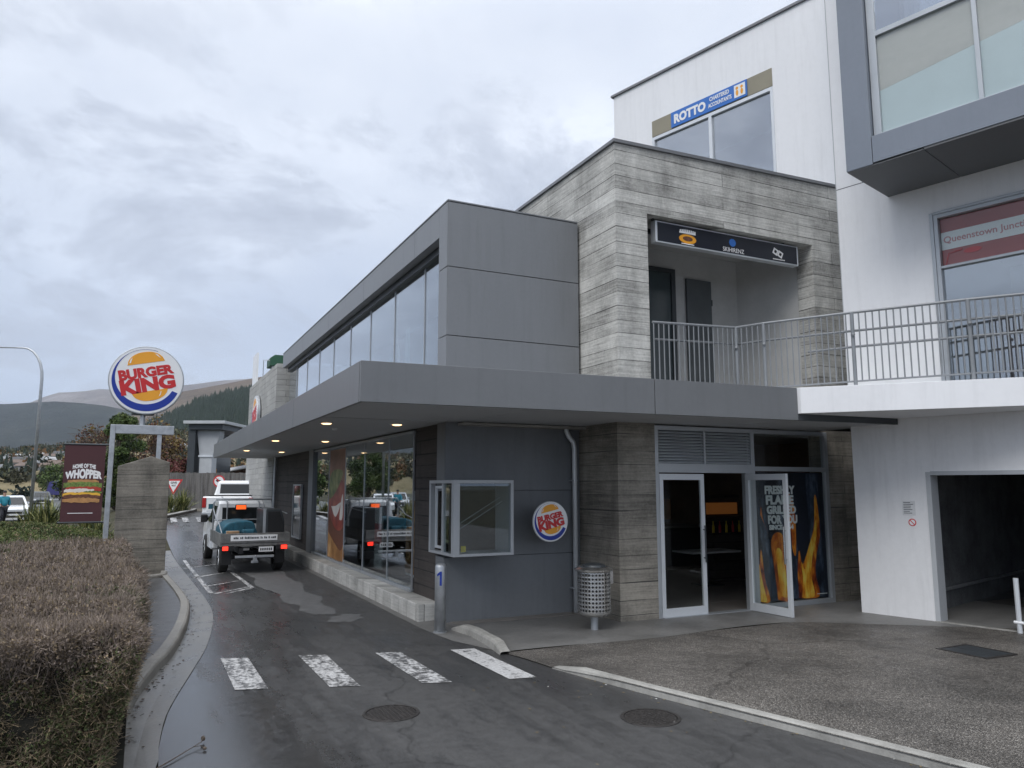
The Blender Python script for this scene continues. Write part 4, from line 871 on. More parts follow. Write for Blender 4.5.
# ================================================================== ROUND LOGO SIGNS
def fit_rim(t, F, a, b, r, th, off=0.0):
    obj('rim', MB().disc(F, a, b, r, off - th, off, n=64), M['galv'], t, bevel=.01)
    obj('face', MB().disc(F, a, b, r * .965, off + .001, off + .008, n=64), M['signwhite'], t)
def logo(t, F, a, b, r, off):
    c0 = off + .0085; c1 = c0 + .004
    # blue crescent between two circles
    n = 60; A0, A1 = R(74), R(338); outer, inner = [], []
    for i in range(n + 1):
        th = lerp(A0, A1, i / n); outer.append((.905 * math.cos(th), .905 * math.sin(th)))
        d = (math.cos(th), math.sin(th)); cx_, cy_ = -.02, .10; rr = .805   # ray from origin meets the inner circle
        bq = d[0] * cx_ + d[1] * cy_; s = bq + math.sqrt(bq * bq - (cx_ ** 2 + cy_ ** 2 - rr ** 2)); inner.append((min(s, .90) * d[0], min(s, .90) * d[1]))
    mb = MB()
    for k, c in ((0, c0), (1, c1)): pass
    vs = [F.p(a + x * r, b + y * r, c0) for x, y in outer] + [F.p(a + x * r, b + y * r, c1) for x, y in outer] + [F.p(a + x * r, b + y * r, c0) for x, y in inner] + [F.p(a + x * r, b + y * r, c1) for x, y in inner]; m = n + 1; fs = []
    for i in range(n):
        fs += [(i, i+1, m+i+1, m+i), (m+i, m+i+1, 3*m+i+1, 3*m+i), (2*m+i, 3*m+i, 3*m+i+1, 2*m+i+1), (i, 2*m+i, 2*m+i+1, i+1)]
    fs += [(0, m, 3*m, 2*m), (n, 2*m+n, 3*m+n, m+n)]
    mb._add(vs, fs); obj('crescent', mb, M['blue'], t)
    tl = R(12.5); ct, st_ = math.cos(tl), math.sin(tl)
    def bun(cx_, cy_, w_, h_, up):
        pts = []
        for i in range(25):
            u = i / 24; x = lerp(-w_, w_, u); y = h_ * (1 - abs(2 * u - 1) ** 2.4) ** .62; pts.append((x, y if up else -y))
        if not up: pts = pts[::-1]
        return [(cx_ + x * ct - y * st_, cy_ + x * st_ + y * ct) for x, y in pts]
    for cx_, cy_, w_, h_, up in ((-.035, .50, .50, .33, 1), (.10, -.305, .485, .29, 0)):
        q = obj('bun', MB().fprism(F, [(a + x * r, b + y * r) for x, y in bun(cx_, cy_, w_, h_, up)], c0, c1), M['orange'], t)
        hs = [(-.42, .13), (-.36, .20), (-.30, .235), (-.33, .16)] if 0 else None
        hl = MB()
        sg = 1 if up else -1
        arc = [(.26 + .0, .255 * sg), (.34, .20 * sg), (.40, .10 * sg), (.36, .13 * sg), (.31, .19 * sg)]
        if not up: arc = [(.30, -.06), (.27, -.15), (.20, -.21), (.26, -.12), (.285, -.05)]
        hl.fprism(F, [(a + (cx_ + x * ct - y * st_) * r, b + (cy_ + x * st_ + y * ct) * r) for x, y in arc], c1, c1 + .0015)
        if up:
            arc2 = [(-.44, .06), (-.40, .15), (-.33, .215), (-.37, .13), (-.40, .06)]
            hl.fprism(F, [(a + (cx_ + x * ct - y * st_) * r, b + (cy_ + x * st_ + y * ct) * r) for x, y in arc2], c1, c1 + .0015)
        obj('highlight', hl, M['signwhite'], q)
    tw = R(12.5)
    def grow(w_, k): return lambda x, y: (x, y * (1 + k * x / w_))
    mb = MB(); text(mb, F, 'BURGER', a + -.02 * r, b + .235 * r, 1.46 * r, .30 * r, c0, c1 + .002, bold=.055, rot=tw, warp=grow(1.42 * r, -.12)); obj('lettering', mb, M['red'], t)
    mb = MB(); text(mb, F, 'KING', a + .04 * r, b + -.125 * r, 1.46 * r, .43 * r, c0, c1 + .002, bold=.06, rot=tw, warp=grow(1.42 * r, -.10)); obj('lettering', mb, M['red'], t)

t = thing('round_sign', 'large round white sign with red lettering on a steel beam above the concrete pier', 'sign', (-.04, 19.95, 3.52))
F = FX(19.90); fit_rim(t, F, -.045, 4.615, .825, .26); logo(t, F, -.045, 4.615, .825, 0)
obj('neck', MB().tube([(-.08, 20.03, 3.52), (-.08, 20.03, 3.86)], .055, 10), M['galv'], t); obj('base_plate', MB().box(-.32, .16, 19.94, 20.12, 3.78, 3.815), M['darkframe'], t)
t = thing('wall_sign', 'small round lit logo sign fixed to the dark grey cladding beside the pay window', 'sign', (5.93, 10.82, 1.2))
F = FX(10.83); fit_rim(t, F, 5.925, 1.535, .325, .02, .09); obj('spacer', MB().disc(F, 5.925, 1.535, .22, 0, .068), M['darkframe'], t); logo(t, F, 5.925, 1.535, .325, .09)
t = thing('wall_sign', 'round logo sign high on the far concrete tower, seen nearly edge on above the canopy', 'sign', (4.0, 32.4, 4.2))
F = FY(4.16); fit_rim(t, F, -32.4, 4.95, .85, .12, .16); logo(t, F, -32.4, 4.95, .85, .16)

# steel post and beam that carries the sign, its pier and banner
t = thing('sign_gantry', 'galvanised steel post with a horizontal beam carrying the round sign', 'sign post', (-.69, 19.95, .1))
obj('post', MB().box(-.74, -.63, 19.86, 19.98, 0.05, 3.53), M['galv'], t, bevel=.008)
obj('beam', MB().box(-.629, .62, 19.86, 19.98, 3.32, 3.53), M['galv'], t, bevel=.008)
obj('strut', MB().box(.26, .36, 19.88, 19.97, 2.70, 3.32), M['galv'], t)
t = tagit(obj('concrete_pier', MB().fprism(FX(19.85), [(-.50, 0), (.60, 0), (.575, 2.66), (.16, 2.80), (-.53, 2.56)], -.42, 0), M['pier'], bevel=.012), 'weathered board-marked concrete pier beneath the round sign', 'pier')
M['maroon'] = pm('banner_maroon', (.070, .022, .026), .6, var=.08, vs=1.5)
t = thing('banner', 'dark maroon hanging banner with a large burger picture beside the steel post', 'banner', (-1.2, 19.93, 1.24))
F = FX(19.90); obj('cloth', MB().fbox(F, -1.62, -.80, 1.30, 3.03, -.012, 0), M['maroon'], t); obj('top_rail', MB().tube([(-1.66, 19.905, 3.05), (-.74, 19.905, 3.05)], .022, 8), M['darkframe'], t); obj('bottom_rail', MB().tube([(-1.66, 19.905, 1.28), (-.74, 19.905, 1.28)], .022, 8), M['darkframe'], t)
def arch(k): return lambda x, y: (x, y - k * x * x)
mb = MB(); text(mb, F, 'HOME OF THE', -1.21, 2.56, .46, .10, .001, .004, bold=.05, warp=arch(.55)); text(mb, F, 'WHOPPER', -1.21, 2.38, .74, .24, .001, .004, bold=.06, warp=lambda x, y: (x, y * (1 - .9 * abs(x)) - .35 * x * x)); obj('lettering', mb, M['textwhite'], t)
M['bun'] = pm('printed_bun', (.46, .24, .09), .6, var=.25, vs=9); M['lettuce'] = pm('printed_lettuce', (.15, .22, .05), .6, var=.6, vs=18); M['tomato'] = pm('printed_tomato', (.42, .05, .03), .6, var=.3, vs=12); M['patty'] = pm('printed_patty', (.14, .055, .03), .6, var=.4, vs=20); M['onion'] = pm('printed_onion', (.72, .68, .62), .6, var=.1); M['cheese'] = pm('printed_cheese', (.80, .45, .05), .6, var=.1)
def layer(F, par, m, x0, x1, z0, z1, c, wob=.012, nm='printed_layer'):
    k = 16; top = [(lerp(x0, x1, i / k), z1 + random.uniform(-wob, wob) - .03 * abs(2 * i / k - 1) ** 3) for i in range(k + 1)]; bot = [(lerp(x1, x0, i / k), z0 + random.uniform(-wob, wob)) for i in range(k + 1)]
    obj(nm, MB().fprism(F, bot + top, .0005, c), M[m], par)
for m, x0, x1, z0, z1, c in (('bun', -1.52, -.90, 1.98, 2.08, .002), ('lettuce', -1.60, -.83, 1.88, 2.02, .003), ('tomato', -1.55, -.84, 1.80, 1.91, .004), ('onion', -1.58, -.98, 1.77, 1.86, .005), ('lettuce', -1.2, -.82, 1.74, 1.80, .0055), ('cheese', -1.6, -.85, 1.68, 1.77, .006), ('patty', -1.58, -.85, 1.63, 1.72, .007), ('bun', -1.60, -.86, 1.53, 1.64, .008)): layer(F, t, m, x0, x1, 1.73 + (z0 - 1.53) * .945, 1.73 + (z1 - 1.53) * .945, c)
obj('printed_line', MB().fbox(F, -1.48, -.98, 1.48, 1.495, .0005, .003), M['textwhite'], t)

# ================================================================== WINDOW POSTERS, LIGHTBOX, WALL LETTERING
F = FX(10.10)
t = thing('flame_poster', 'window poster of orange flames between charcoal bars with white stacked lettering', 'poster', (10.5, 10.13, .1))
obj('sheet', MB().fbox(F, 9.66, 11.34, .11, 2.34, -.020, -.015), pm('poster_navy', (.012, .015, .028), .5, var=.5, vs=2), t)
def printed(name, stops, sc_, st):
    m, nt, N, L, B = _nt(name); p_ = _map(nt, _pos(nt), st); L.new(_ramp(nt, _noise(nt, p_, sc_, 5, .55), stops), B.inputs['Base Color']); B.inputs['Roughness'].default_value = .45; return m
M['fl1'] = printed('flame_orange', [(.32, (.10, .012, .006)), (.45, (.42, .075, .01)), (.58, (.80, .25, .02)), (.7, (.9, .5, .06))], 3.0, (3, 1, 1.1)); M['fl2'] = printed('flame_yellow', [(.34, (.62, .17, .015)), (.48, (.90, .42, .03)), (.62, (.95, .68, .12))], 3.2, (3, 1, .9)); M['char'] = printed('charcoal_bar', [(.30, (.008, .010, .018)), (.5, (.030, .042, .070)), (.68, (.10, .13, .19))], 5, (2.5, 1, .8))
def blob(m, pts, c, nm='flame'):
    q = smooth_line(pts + [pts[0]], 5)[:-1]; obj(nm, MB().fprism(F, q, -.014, -.014 + c), M[m], t)
def bar(x0, x1, w0, w1, c, z0=.12, z1=2.32): obj('charcoal_bar', MB().fprism(F, [(x0, z0), (x0 + w0, z0), (x1 + w1, z1), (x1, z1)], -.014, -.014 + c), M['char'], t)
bar(9.86, 9.70, .26, .16, .002, z1=1.9); bar(10.42, 10.25, .30, .2, .002, z1=1.6); bar(10.98, 10.9, .30, .30, .002); bar(10.62, 10.2, .16, .2, .0015)
blob('fl1', [(9.68, .12), (9.92, .12), (9.82, .5), (9.76, 1.0), (9.70, .6)], .003); blob('fl2', [(9.68, .13), (9.84, .13), (9.76, .45), (9.70, .75)], .004)
blob('fl1', [(10.10, .13), (10.42, .13), (10.36, .7), (10.30, 1.2), (10.12, 1.28), (10.0, 1.1), (10.06, .6)], .003); blob('fl2', [(10.16, .2), (10.34, .2), (10.28, .8), (10.20, 1.0), (10.10, .95), (10.14, .5)], .004)
blob('fl1', [(9.80, 1.75), (9.84, 1.5), (9.95, 1.25), (9.88, 1.4), (9.78, 1.6)], .003)
blob('fl1', [(10.34, 1.9), (10.50, 1.95), (10.60, 1.6), (10.58, .9), (10.50, 1.0), (10.46, 1.5)], .0028)
blob('fl1', [(10.60, .13), (11.10, .13), (11.04, .5), (11.08, .85), (11.20, 1.25), (11.16, 1.85), (11.10, 1.9), (11.06, 1.4), (10.92, 1.05), (10.82, .85), (10.72, .7), (10.66, .95), (10.60, .6)], .003)
blob('fl2', [(10.68, .14), (10.98, .14), (10.93, .5), (10.98, .85), (11.10, 1.2), (11.12, 1.5), (11.02, 1.25), (10.86, .92), (10.78, .62), (10.70, .75), (10.72, .4)], .004)
mb = MB()
for s, zc, h_, w_, xc in (('FRESHLY', 2.03, .155, .72, 10.20), ('FLAME', 1.855, .165, .66, 10.19), ('GRILLED', 1.68, .15, .70, 10.22), ('FOR YOU', 1.51, .155, .70, 10.24), ('SINCE 1954', 1.375, .09, .58, 10.20)):
    text(mb, F, s, xc + .06, zc, w_, h_, -.013, -.0075, bold=.05)
obj('lettering', mb, M['textwhite'], t)
obj('small_print', MB().fbox(F, 11.05, 11.3, .17, .18, -.013, -.010), M['textwhite'], t)

M['tomato'] = printed('printed_tomato_film', [(.3, (.10, .02, .015)), (.5, (.30, .05, .03)), (.7, (.42, .14, .08))], 2.5, (1, 1, 1)); M['lettuce'] = printed('printed_lettuce_film', [(.35, (.05, .09, .02)), (.5, (.16, .20, .05)), (.65, (.30, .30, .12))], 4, (1, 1, 1)); M['bun'] = printed('printed_bun_film', [(.35, (.22, .10, .03)), (.5, (.42, .22, .08)), (.65, (.60, .38, .18))], 2, (1, 1, 1))
t = thing('burger_poster', 'tall window film of an enlarged burger in the second pane of the shop window', 'poster', (4.34, 18.7, .3))
F = FY(4.3); obj('sheet', MB().fbox(F, -19.5, -17.87, .34, 3.0, -.0135, -.0125), pm('film_peach', (.30, .17, .12), .6, var=.3, vs=1.2), t)
def blob2(m, pts, c): 
    q = smooth_line([(-a, b) for a, b in pts] + [(-pts[0][0], pts[0][1])], 5)[:-1]; obj('printed_layer', MB().fprism(F, q, -.012, -.012 + c * .6), M[m], t)
blob2('bun', [(19.45, .36), (17.9, .36), (17.9, .75), (18.4, .95), (19.1, 1.25), (19.45, 1.5)], .002); blob2('patty', [(19.45, .95), (18.3, .6), (17.9, .7), (17.9, 1.15), (18.7, 1.2), (19.45, 1.55)], .003)
blob2('tomato', [(19.45, 1.4), (18.6, 1.05), (17.9, 1.2), (17.9, 2.1), (18.5, 2.25), (19.2, 2.1), (19.45, 1.9)], .004); blob2('lettuce', [(19.45, 1.75), (18.9, 1.9), (18.3, 2.2), (18.1, 2.45), (18.9, 2.5), (19.45, 2.3)], .005)
blob2('onion', [(19.2, 1.6), (18.7, 1.35), (18.2, 1.7), (18.7, 1.62)], .006); blob2('onion', [(18.3, 1.3), (18.0, 1.35), (18.0, 1.9), (18.2, 1.7)], .006)
# standing promotional displays inside
for i, (x, y, c, lab) in enumerate([(4.9, 17.0, 'red', 'narrow red and white display stand just inside the shop window'), (5.1, 15.3, 'bun', 'tall tan display stand inside the shop window nearest the entrance')]):
    t = thing('display_stand', lab, 'display stand', (x, y, .02))
    obj('panel', MB().box(x, x + .03, y - .3, y + .3, .25, 2.0), M['signwhite'], t); obj('printed_band', MB().box(x - .006, x - .001, y - .28, y + .28, .3 if i else .8, 1.8 if i else 1.25), M[c], t)
    obj('foot', MB().box(x - .15, x + .18, y - .32, y + .32, .02, .06), M['darkframe'], t); obj('pole', MB().tube([(x + .06, y, .06), (x + .06, y, 1.9)], .02, 8), M['alu'], t)

t = thing('lightbox_sign', 'long black lightbox sign with three small emblems hung in the balcony opening', 'sign', (9.2, 10.0, 6.1))
F = Fr((.06, 10.17, .075), (1, 0, 0)); obj('case', MB().fbox(F, 7.66, 11.02, 6.205, 6.59, -.14, 0), M['alulight'], t, bevel=.006); obj('face', MB().fbox(F, 7.70, 10.98, 6.23, 6.565, .0005, .006), pm('lightbox_black', (.012, .014, .022), .35, var=.1), t)
for x in (7.7, 10.75): obj('hanger', MB().box(x - .02, x + .02, 10.2, 10.24, 6.665, 6.71), M['darkframe'], t)
e = obj('emblem', MB().disc(F, 8.350, 6.345, .085, .0065, .009, 28, rx=.19), M['orange'], t); obj('detail', MB().disc(F, 8.350, 6.35, .045, .0092, .010, 20, rx=.11), M['patty'], e)
mb = MB()
mb.fbox(F, 8.170, 8.530, 6.44, 6.475, .0065, .009)
for k in range(9): mb.fprism(F, [(8.180 + k * .04, 6.475), (8.210 + k * .04, 6.475), (8.210 + k * .04, 6.505 + .012 * math.sin(k * .4)), (8.180 + k * .04, 6.505 + .012 * math.sin(k * .4))], .0065, .009)
mb.fbox(F, 8.210, 8.490, 6.245, 6.262, .0065, .009); obj('lettering', mb, M['textwhite'], t)
e = obj('emblem', MB().disc(F, 9.380, 6.43, .075, .0065, .009, 10, rx=.08), M['skyblue'], t)
mb = MB(); text(mb, F, 'SKIHIRENZ', 9.400, 6.29, .50, .08, .0065, .009, bold=.0); obj('lettering', mb, M['textwhite'], t)
mb = MB(); 
for cx_, cz_ in ((10.430, 6.41), (10.550, 6.37)):
    for s_ in (1,): mb.fprism(F, [(cx_ + .085 * math.cos(R(a_)), cz_ + .085 * math.sin(R(a_))) for a_ in (20, 110, 200, 290)], .0065, .009)
e = obj('emblem', mb, M['textwhite'], t)
mb = MB()
for cx_, cz_ in ((10.430, 6.41), (10.550, 6.37)): mb.fprism(F, [(cx_ + .04 * math.cos(R(a_)), cz_ + .04 * math.sin(R(a_))) for a_ in (20, 110, 200, 290)], .0092, .0105)
obj('detail', mb, M['black'], e)
mb = MB()
for k in range(11): mb.fbox(F, 10.360 + k * .028, 10.380 + k * .028, 6.255, 6.275, .0065, .009)
obj('lettering', mb, M['textwhite'], t)

F = FW(tuple(V((12.15, 10.0, 0)) + Wn * .012))
t = thing('accountants_sign', 'blue sign with white lettering above the upper office window', 'sign', tuple(F.p(-2.96, 10.74)))
obj('panel', MB().fbox(F, -4.0, -1.93, 10.735, 11.12, 0, .02), M['skyblue'], t)
mb = MB(); text(mb, F, 'ROTTO', -3.46, 10.925, .90, .24, .021, .026, bold=.05); text(mb, F, 'CHARTERED', -2.64, 11.02, .52, .10, .021, .026, bold=.025); text(mb, F, 'ACCOUNTANTS', -2.63, 10.87, .62, .10, .021, .026, bold=.025); obj('lettering', mb, M['textwhite'], t)
e = obj('emblem', MB().fbox(F, -2.25, -1.97, 10.785, 11.075, .0205, .025), M['signwhite'], t)
mb = MB()
for a_ in (-2.175, -2.055): mb.disc(F, a_, 11.0, .035, .026, .028, 14).disc(F, a_, 10.89, .07, .026, .028, 16, rx=.032)
obj('detail', mb, M['orange'], e)

t = thing('window_film_sign', 'red window film with a white band of pale red lettering in the upper window', 'sign', tuple(NEARW.p(3.5, 5.61)))
M['filmred'] = pm('film_red', (.36, .085, .085), .5, var=.12, vs=1); M['filmpink'] = pm('film_letter_red', (.60, .30, .31), .5, var=.03)
obj('film', MB().fbox(NEARW, 1.625, 6.9, 5.605, 6.395, -.075, -.07), M['filmred'], t); obj('band', MB().fbox(NEARW, 1.626, 6.9, 5.875, 6.165, -.069, -.064), M['signwhite'], t)
mb = MB(); text(mb, NEARW, 'Queenstown Junction', 2.30, 6.02, 1.28, .14, -.0635, -.060, bold=.015); obj('lettering', mb, M['filmpink'], t)
mb = MB(); mb.tube([NEARW.p(1.67, 5.62, -.06), NEARW.p(1.72, 5.80, -.06), NEARW.p(1.92, 5.83, -.06)], .010, 6); mb.disc(NEARW, 2.06, 5.79, .045, -.066, -.058, 16, rx=.13); obj('emblem', mb, M['red'], t)
obj('pane', MB().fbox(NEARW, 1.622, 6.998, 5.602, 6.398, -.05, -.045), M['glassdoor'], t)

for nm, lab, a, z0_, z1_, w_ in (('notice', 'small printed notice on the white wall beside the parking entrance', .86, 1.63, 1.86, .20),):
    t = thing(nm, lab, 'notice', tuple(NEARW.p(a, z0_)))
    obj('sheet', MB().fbox(NEARW, a - w_/2, a + w_/2, z0_, z1_, 0.001, .004), pm('notice_paper', (.62, .63, .64), .6), t)
    mb = MB()
    for k in range(7): mb.fbox(NEARW, a - w_/2 + .02, a + w_/2 - random.uniform(.02, .09), z1_ - .03 - k * .028, z1_ - .02 - k * .028, .0045, .0055)
    obj('lettering', mb, M['darkframe'], t)
t = thing('no_smoking_sign', 'tiny round red prohibition sticker below the notice on the white wall', 'sign', tuple(NEARW.p(.90, 1.46)))
obj('disc', MB().disc(NEARW, .90, 1.52, .06, .001, .004, 24), M['red'], t); obj('face', MB().disc(NEARW, .90, 1.52, .044, .0045, .006, 24), M['signwhite'], t)
obj('bar', MB().fprism(NEARW, [(.865, 1.55), (.875, 1.558), (.935, 1.49), (.925, 1.482)], .0065, .008), M['red'], t)
tagit(obj('sticker', MB().fbox(FX(10.42), 4.35, 4.43, 1.115, 1.205, -.25, -.248), pm('sticker_yellow', (.45, .40, .06), .6)), 'small yellow sticker in the corner of the pay window', 'sticker')

# ================================================================== BALCONY RAILING
t = thing('balcony_railing', 'grey metal balcony railing with thin upright bars and round posts', 'railing', (9, 9.5, 3.62))
PT = [V((7.46, 9.98, 0)), V((8.98, 9.66, 0)), V((9.20, 9.26, 0)), V((9.86, 8.05, 0)), V((10.68, 6.72, 0)), V((11.5, 5.6, 0))]
PT[1] = V((9.02, 9.72, 0))
zt, zb = 4.80, 3.68
up = lambda p, z: V((p.x, p.y, z))
obj('top_rail', MB().tube([up(p, zt) for p in PT], .022, 8), M['rail'], t); obj('bottom_rail', MB().tube([up(p, zb + .03) for p in PT], .014, 6), M['rail'], t)
inn = [p + V((.10, .07, 0)) for p in PT]; obj('handrail', MB().tube([up(p, zt - .27) for p in inn], .020, 8), M['rail'], t)
obj('handrail', MB().tube([up(PT[2].lerp(PT[3], .5) + V((.12, .1, 0)), zt - .53)] + [up(p + V((.12, .1, 0)), zt - .52) for p in PT[3:]], .020, 8), M['rail'], t)
for p in PT[1:5]:
    q = obj('post', MB().tube([up(p, 3.6), up(p, zt)], .030, 10), M['rail'], t); obj('bracket', MB().tube([up(p, zt - .28), up(p + V((.1, .07, 0)), zt - .28)], .012, 6).ball((p.x - .03, p.y - .03, zt - .36), .03, n=6), M['rail'], q)
nb = 0
for a, b in zip(PT, PT[1:]):
    n = max(1, round((b - a).length / .095))
    for i in range(1 if a is not PT[0] else 0, n):
        p = a.lerp(b, (i + (.0 if a is not PT[0] else .25)) / n); obj('baluster', MB().tube([up(p, zb + .03), up(p, zt)], .011, 6), M['rail'], t); nb += 1
print('balusters', nb)

# ================================================================== BIN, BOLLARDS, COVERS
cx_, cy_ = 6.10, 9.74
t = thing('litter_bin', 'round perforated stainless steel litter bin on a short post beside the concrete pillar', 'bin', (cx_, cy_, .014))
obj('post', MB().lathe((cx_, cy_, .014), [(.001, 0), (.055, 0), (.055, .22), (.001, .22)]), M['alu'], t)
r_, z0_, z1_, n, mrows = .245, .28, .84, 30, 10; mb = MB(); vs, fs = [], []
for i in range(mrows):
    for k in range(n):
        a0, a1 = 2 * math.pi * k / n, 2 * math.pi * (k + 1) / n; za, zb_ = lerp(z0_, z1_, i / mrows), lerp(z0_, z1_, (i + 1) / mrows); am, zm = (a0 + a1) / 2, (za + zb_) / 2; h = .74
        C_ = [(a0, za), (a1, za), (a1, zb_), (a0, zb_)]; D_ = [(am, lerp(zm, za, h)), (lerp(am, a1, h), zm), (am, lerp(zm, zb_, h)), (lerp(am, a0, h), zm)]
        o = len(vs); vs += [(cx_ + r_ * math.cos(a), cy_ + r_ * math.sin(a), z) for a, z in C_ + D_]
        fs += [(o, o+1, o+4), (o+1, o+5, o+4), (o+1, o+2, o+5), (o+2, o+6, o+5), (o+2, o+3, o+6), (o+3, o+7, o+6), (o+3, o, o+7), (o, o+4, o+7)]
mb._add(vs, fs); o = obj('perforated_drum', mb, M['steel'], t, fix=False); s_ = o.modifiers.new('thickness', 'SOLIDIFY'); s_.thickness = .004
obj('liner', MB().lathe((cx_, cy_, .26), [(.001, 0), (.205, .01), (.21, .5), (.20, .5)]), M['dark'], t)
obj('base_ring', MB().lathe((cx_, cy_, .215), [(.06, 0), (.20, .0), (.243, .035), (.25, .07), (.18, .072)]), M['steel'], t, smooth=False)
obj('rim', MB().lathe((cx_, cy_, .84), [(.24, 0), (.285, .02), (.29, .045), (.24, .075), (.20, .082), (.19, .05)], 32), M['steel'], t)
obj('hood', MB().lathe((cx_, cy_, .90), [(.19, .0), (.17, .045), (.10, .065), (.001, .07)], 32), M['darkframe'], t); obj('lock_bar', MB().box(cx_ + .25, cx_ + .30, cy_ - .06, cy_ - .02, .66, .84), M['steel'], t)
t = thing('bollard', 'galvanised round bollard marked with a blue figure one under the pay window', 'bollard', (4.03, 10.12, 0.0))
t.location = (4.00, 10.58, 0)
obj('tube', MB().lathe((4.00, 10.58, .0), [(.082, 0), (.082, .93), (.07, .965), (.03, .98), (.001, .982)], 28), M['galv'], t, smooth=True)
obj('base_plate', MB().lathe((4.00, 10.58, .0), [(.10, 0.004), (.10, .018), (.083, .02)], 28), M['galv'], t)
Fb = Fr((4.00, 10.58, 0), (rgt.x * .98 + .08, rgt.y * .98 - .03, 0)); mb = MB().fprism(Fb, [(-.005, .67), (.025, .67), (.025, .87), (.0, .87), (-.042, .835), (-.042, .80), (-.005, .825)], .075, .0865); obj('numeral', mb, M['blue'], t)
t = thing('bollard', 'white topped steel post at the right edge in front of the parking entrance', 'bollard', tuple(NEARW.p(2.30, 0, .10)))
obj('tube', MB().tube([NEARW.p(2.30, 0, .10), NEARW.p(2.30, .78, .10)], .035, 10), M['alulight'], t); obj('arm', MB().tube([NEARW.p(2.24, .16, .12), NEARW.p(3.4, .13, .14)], .022, 8), M['signwhite'], t)
M['iron'] = pm('cast_iron', (.050, .046, .044), .5, .4, var=.4, vs=30, bump=.5, bs=80)
for x, y, r_, lab in ((2.21, 7.10, .245, 'round iron manhole cover in the drive lane below the zebra bars'), (4.30, 5.93, .255, 'round rusty manhole cover in the asphalt beside the long kerb')):
    t = thing('manhole_cover', lab, 'manhole cover', (x, y, 0.005), 0, 'manhole covers in the asphalt')
    mb = MB(); mb.lathe((x, y, .004), [(.001, .004), (r_ * .93, .004), (r_ * .93, .0), (.001, 0)], 36)
    for k in range(-5, 6):
        for j in range(-5, 6):
            if math.hypot(k, j) * .038 * 1.0 < r_ * .86: mb.box(x + k * .04 - .011, x + k * .04 + .011, y + j * .04 - .011, y + j * .04 + .011, .008, .011)
    obj('lid', mb, M['iron'], t); obj('ring', MB().lathe((x, y, .0045), [(r_ * .955, 0), (r_ * .955, .007), (r_ * 1.07, .006), (r_ * 1.08, 0)], 36), M['iron'], t)
F0 = Fr((9.32, 6.0, .112), (0.99, 0.12, 0), (-.12, .99, 0))
t = thing('drain_cover', 'rectangular dark drain cover set in the pebbled forecourt', 'drain cover', (9.6, 6.3, .07))
t.location = (9.6, 6.3, hp(9.6, 6.3))
zc = hp(9.6, 6.3) + .002; obj('frame', MB().box(9.3, 9.92, 5.98, 6.02, zc, zc + .012).box(9.3, 9.92, 6.6, 6.64, zc, zc + .012).box(9.3, 9.34, 6.02, 6.6, zc, zc + .012).box(9.88, 9.92, 6.02, 6.6, zc, zc + .012), M['iron'], t); obj('lid', MB().box(9.345, 9.6, 6.025, 6.595, zc, zc + .009).box(9.61, 9.875, 6.025, 6.595, zc, zc + .009), M['darkframe'], t)
# twig lying on the road
mb = MB(); mb.tube([(.22, 6.50, .012), (.32, 6.62, .016), (.45, 6.80, .02), (.56, 6.93, .03)], .006, 6, .003); mb.tube([(.50, 6.86, .022), (.55, 6.84, .03), (.575, 6.80, .02)], .003, 5); mb.tube([(.56, 6.93, .03), (.575, 6.99, .045)], .003, 5)
mb.ball((.575, 6.995, .035), .016, .012, .022, n=5, jit=.3).ball((.578, 6.80, .018), .014, .018, .012, n=5, jit=.3); tagit(obj('twig', mb, M['bark']), 'thin broken twig lying on the wet asphalt in the foreground', 'twig')
# scattered dead leaves in the channel
n = 170; yy = rng.uniform(6.3, 17, n) ; xx = np.array([interp(kbx, y) for y in yy]) + np.abs(rng.normal(0, .07, n)) + .015
P_ = np.stack([xx, yy, np.full(n, .018)], 1); U_, W2 = leaf_quads(P_, rng.uniform(.015, .045, n), rng.uniform(.01, .03, n), zs=.12); W2[:, 2] *= .2
tagit(cloud('dead_leaves', P_, U_, W2, [leafm('dead_leaf', (.045, .025, .014)), leafm('dead_leaf_dark', (.015, .012, .01))], rng.integers(0, 2, n)), 'dark wet leaves washed along the kerb', 'leaves', kind='stuff')
n = 60; P_ = np.stack([rng.uniform(3.0, 5.0, n), rng.uniform(4.0, 7.6, n), np.full(n, .009)], 1); P_[:, 0] = np.minimum(P_[:, 0], [interp(XR, y) - .03 for y in P_[:, 1]]); P_[:35, 0] = [interp(XR, y) - abs(random.gauss(0, .05)) - .02 for y in P_[:35, 1]]
U_, W2 = leaf_quads(P_, rng.uniform(.012, .03, n), rng.uniform(.01, .02, n), zs=.05); W2[:, 2] = .001
tagit(cloud('fallen_leaves', P_, U_, W2, [leafm('pale_leaf', (.22, .17, .09)), leafm('litter_white', (.5, .5, .48))], (rng.random(n) > .8).astype(int)), 'pale leaf litter along the kerb on the asphalt', 'leaves', kind='stuff')

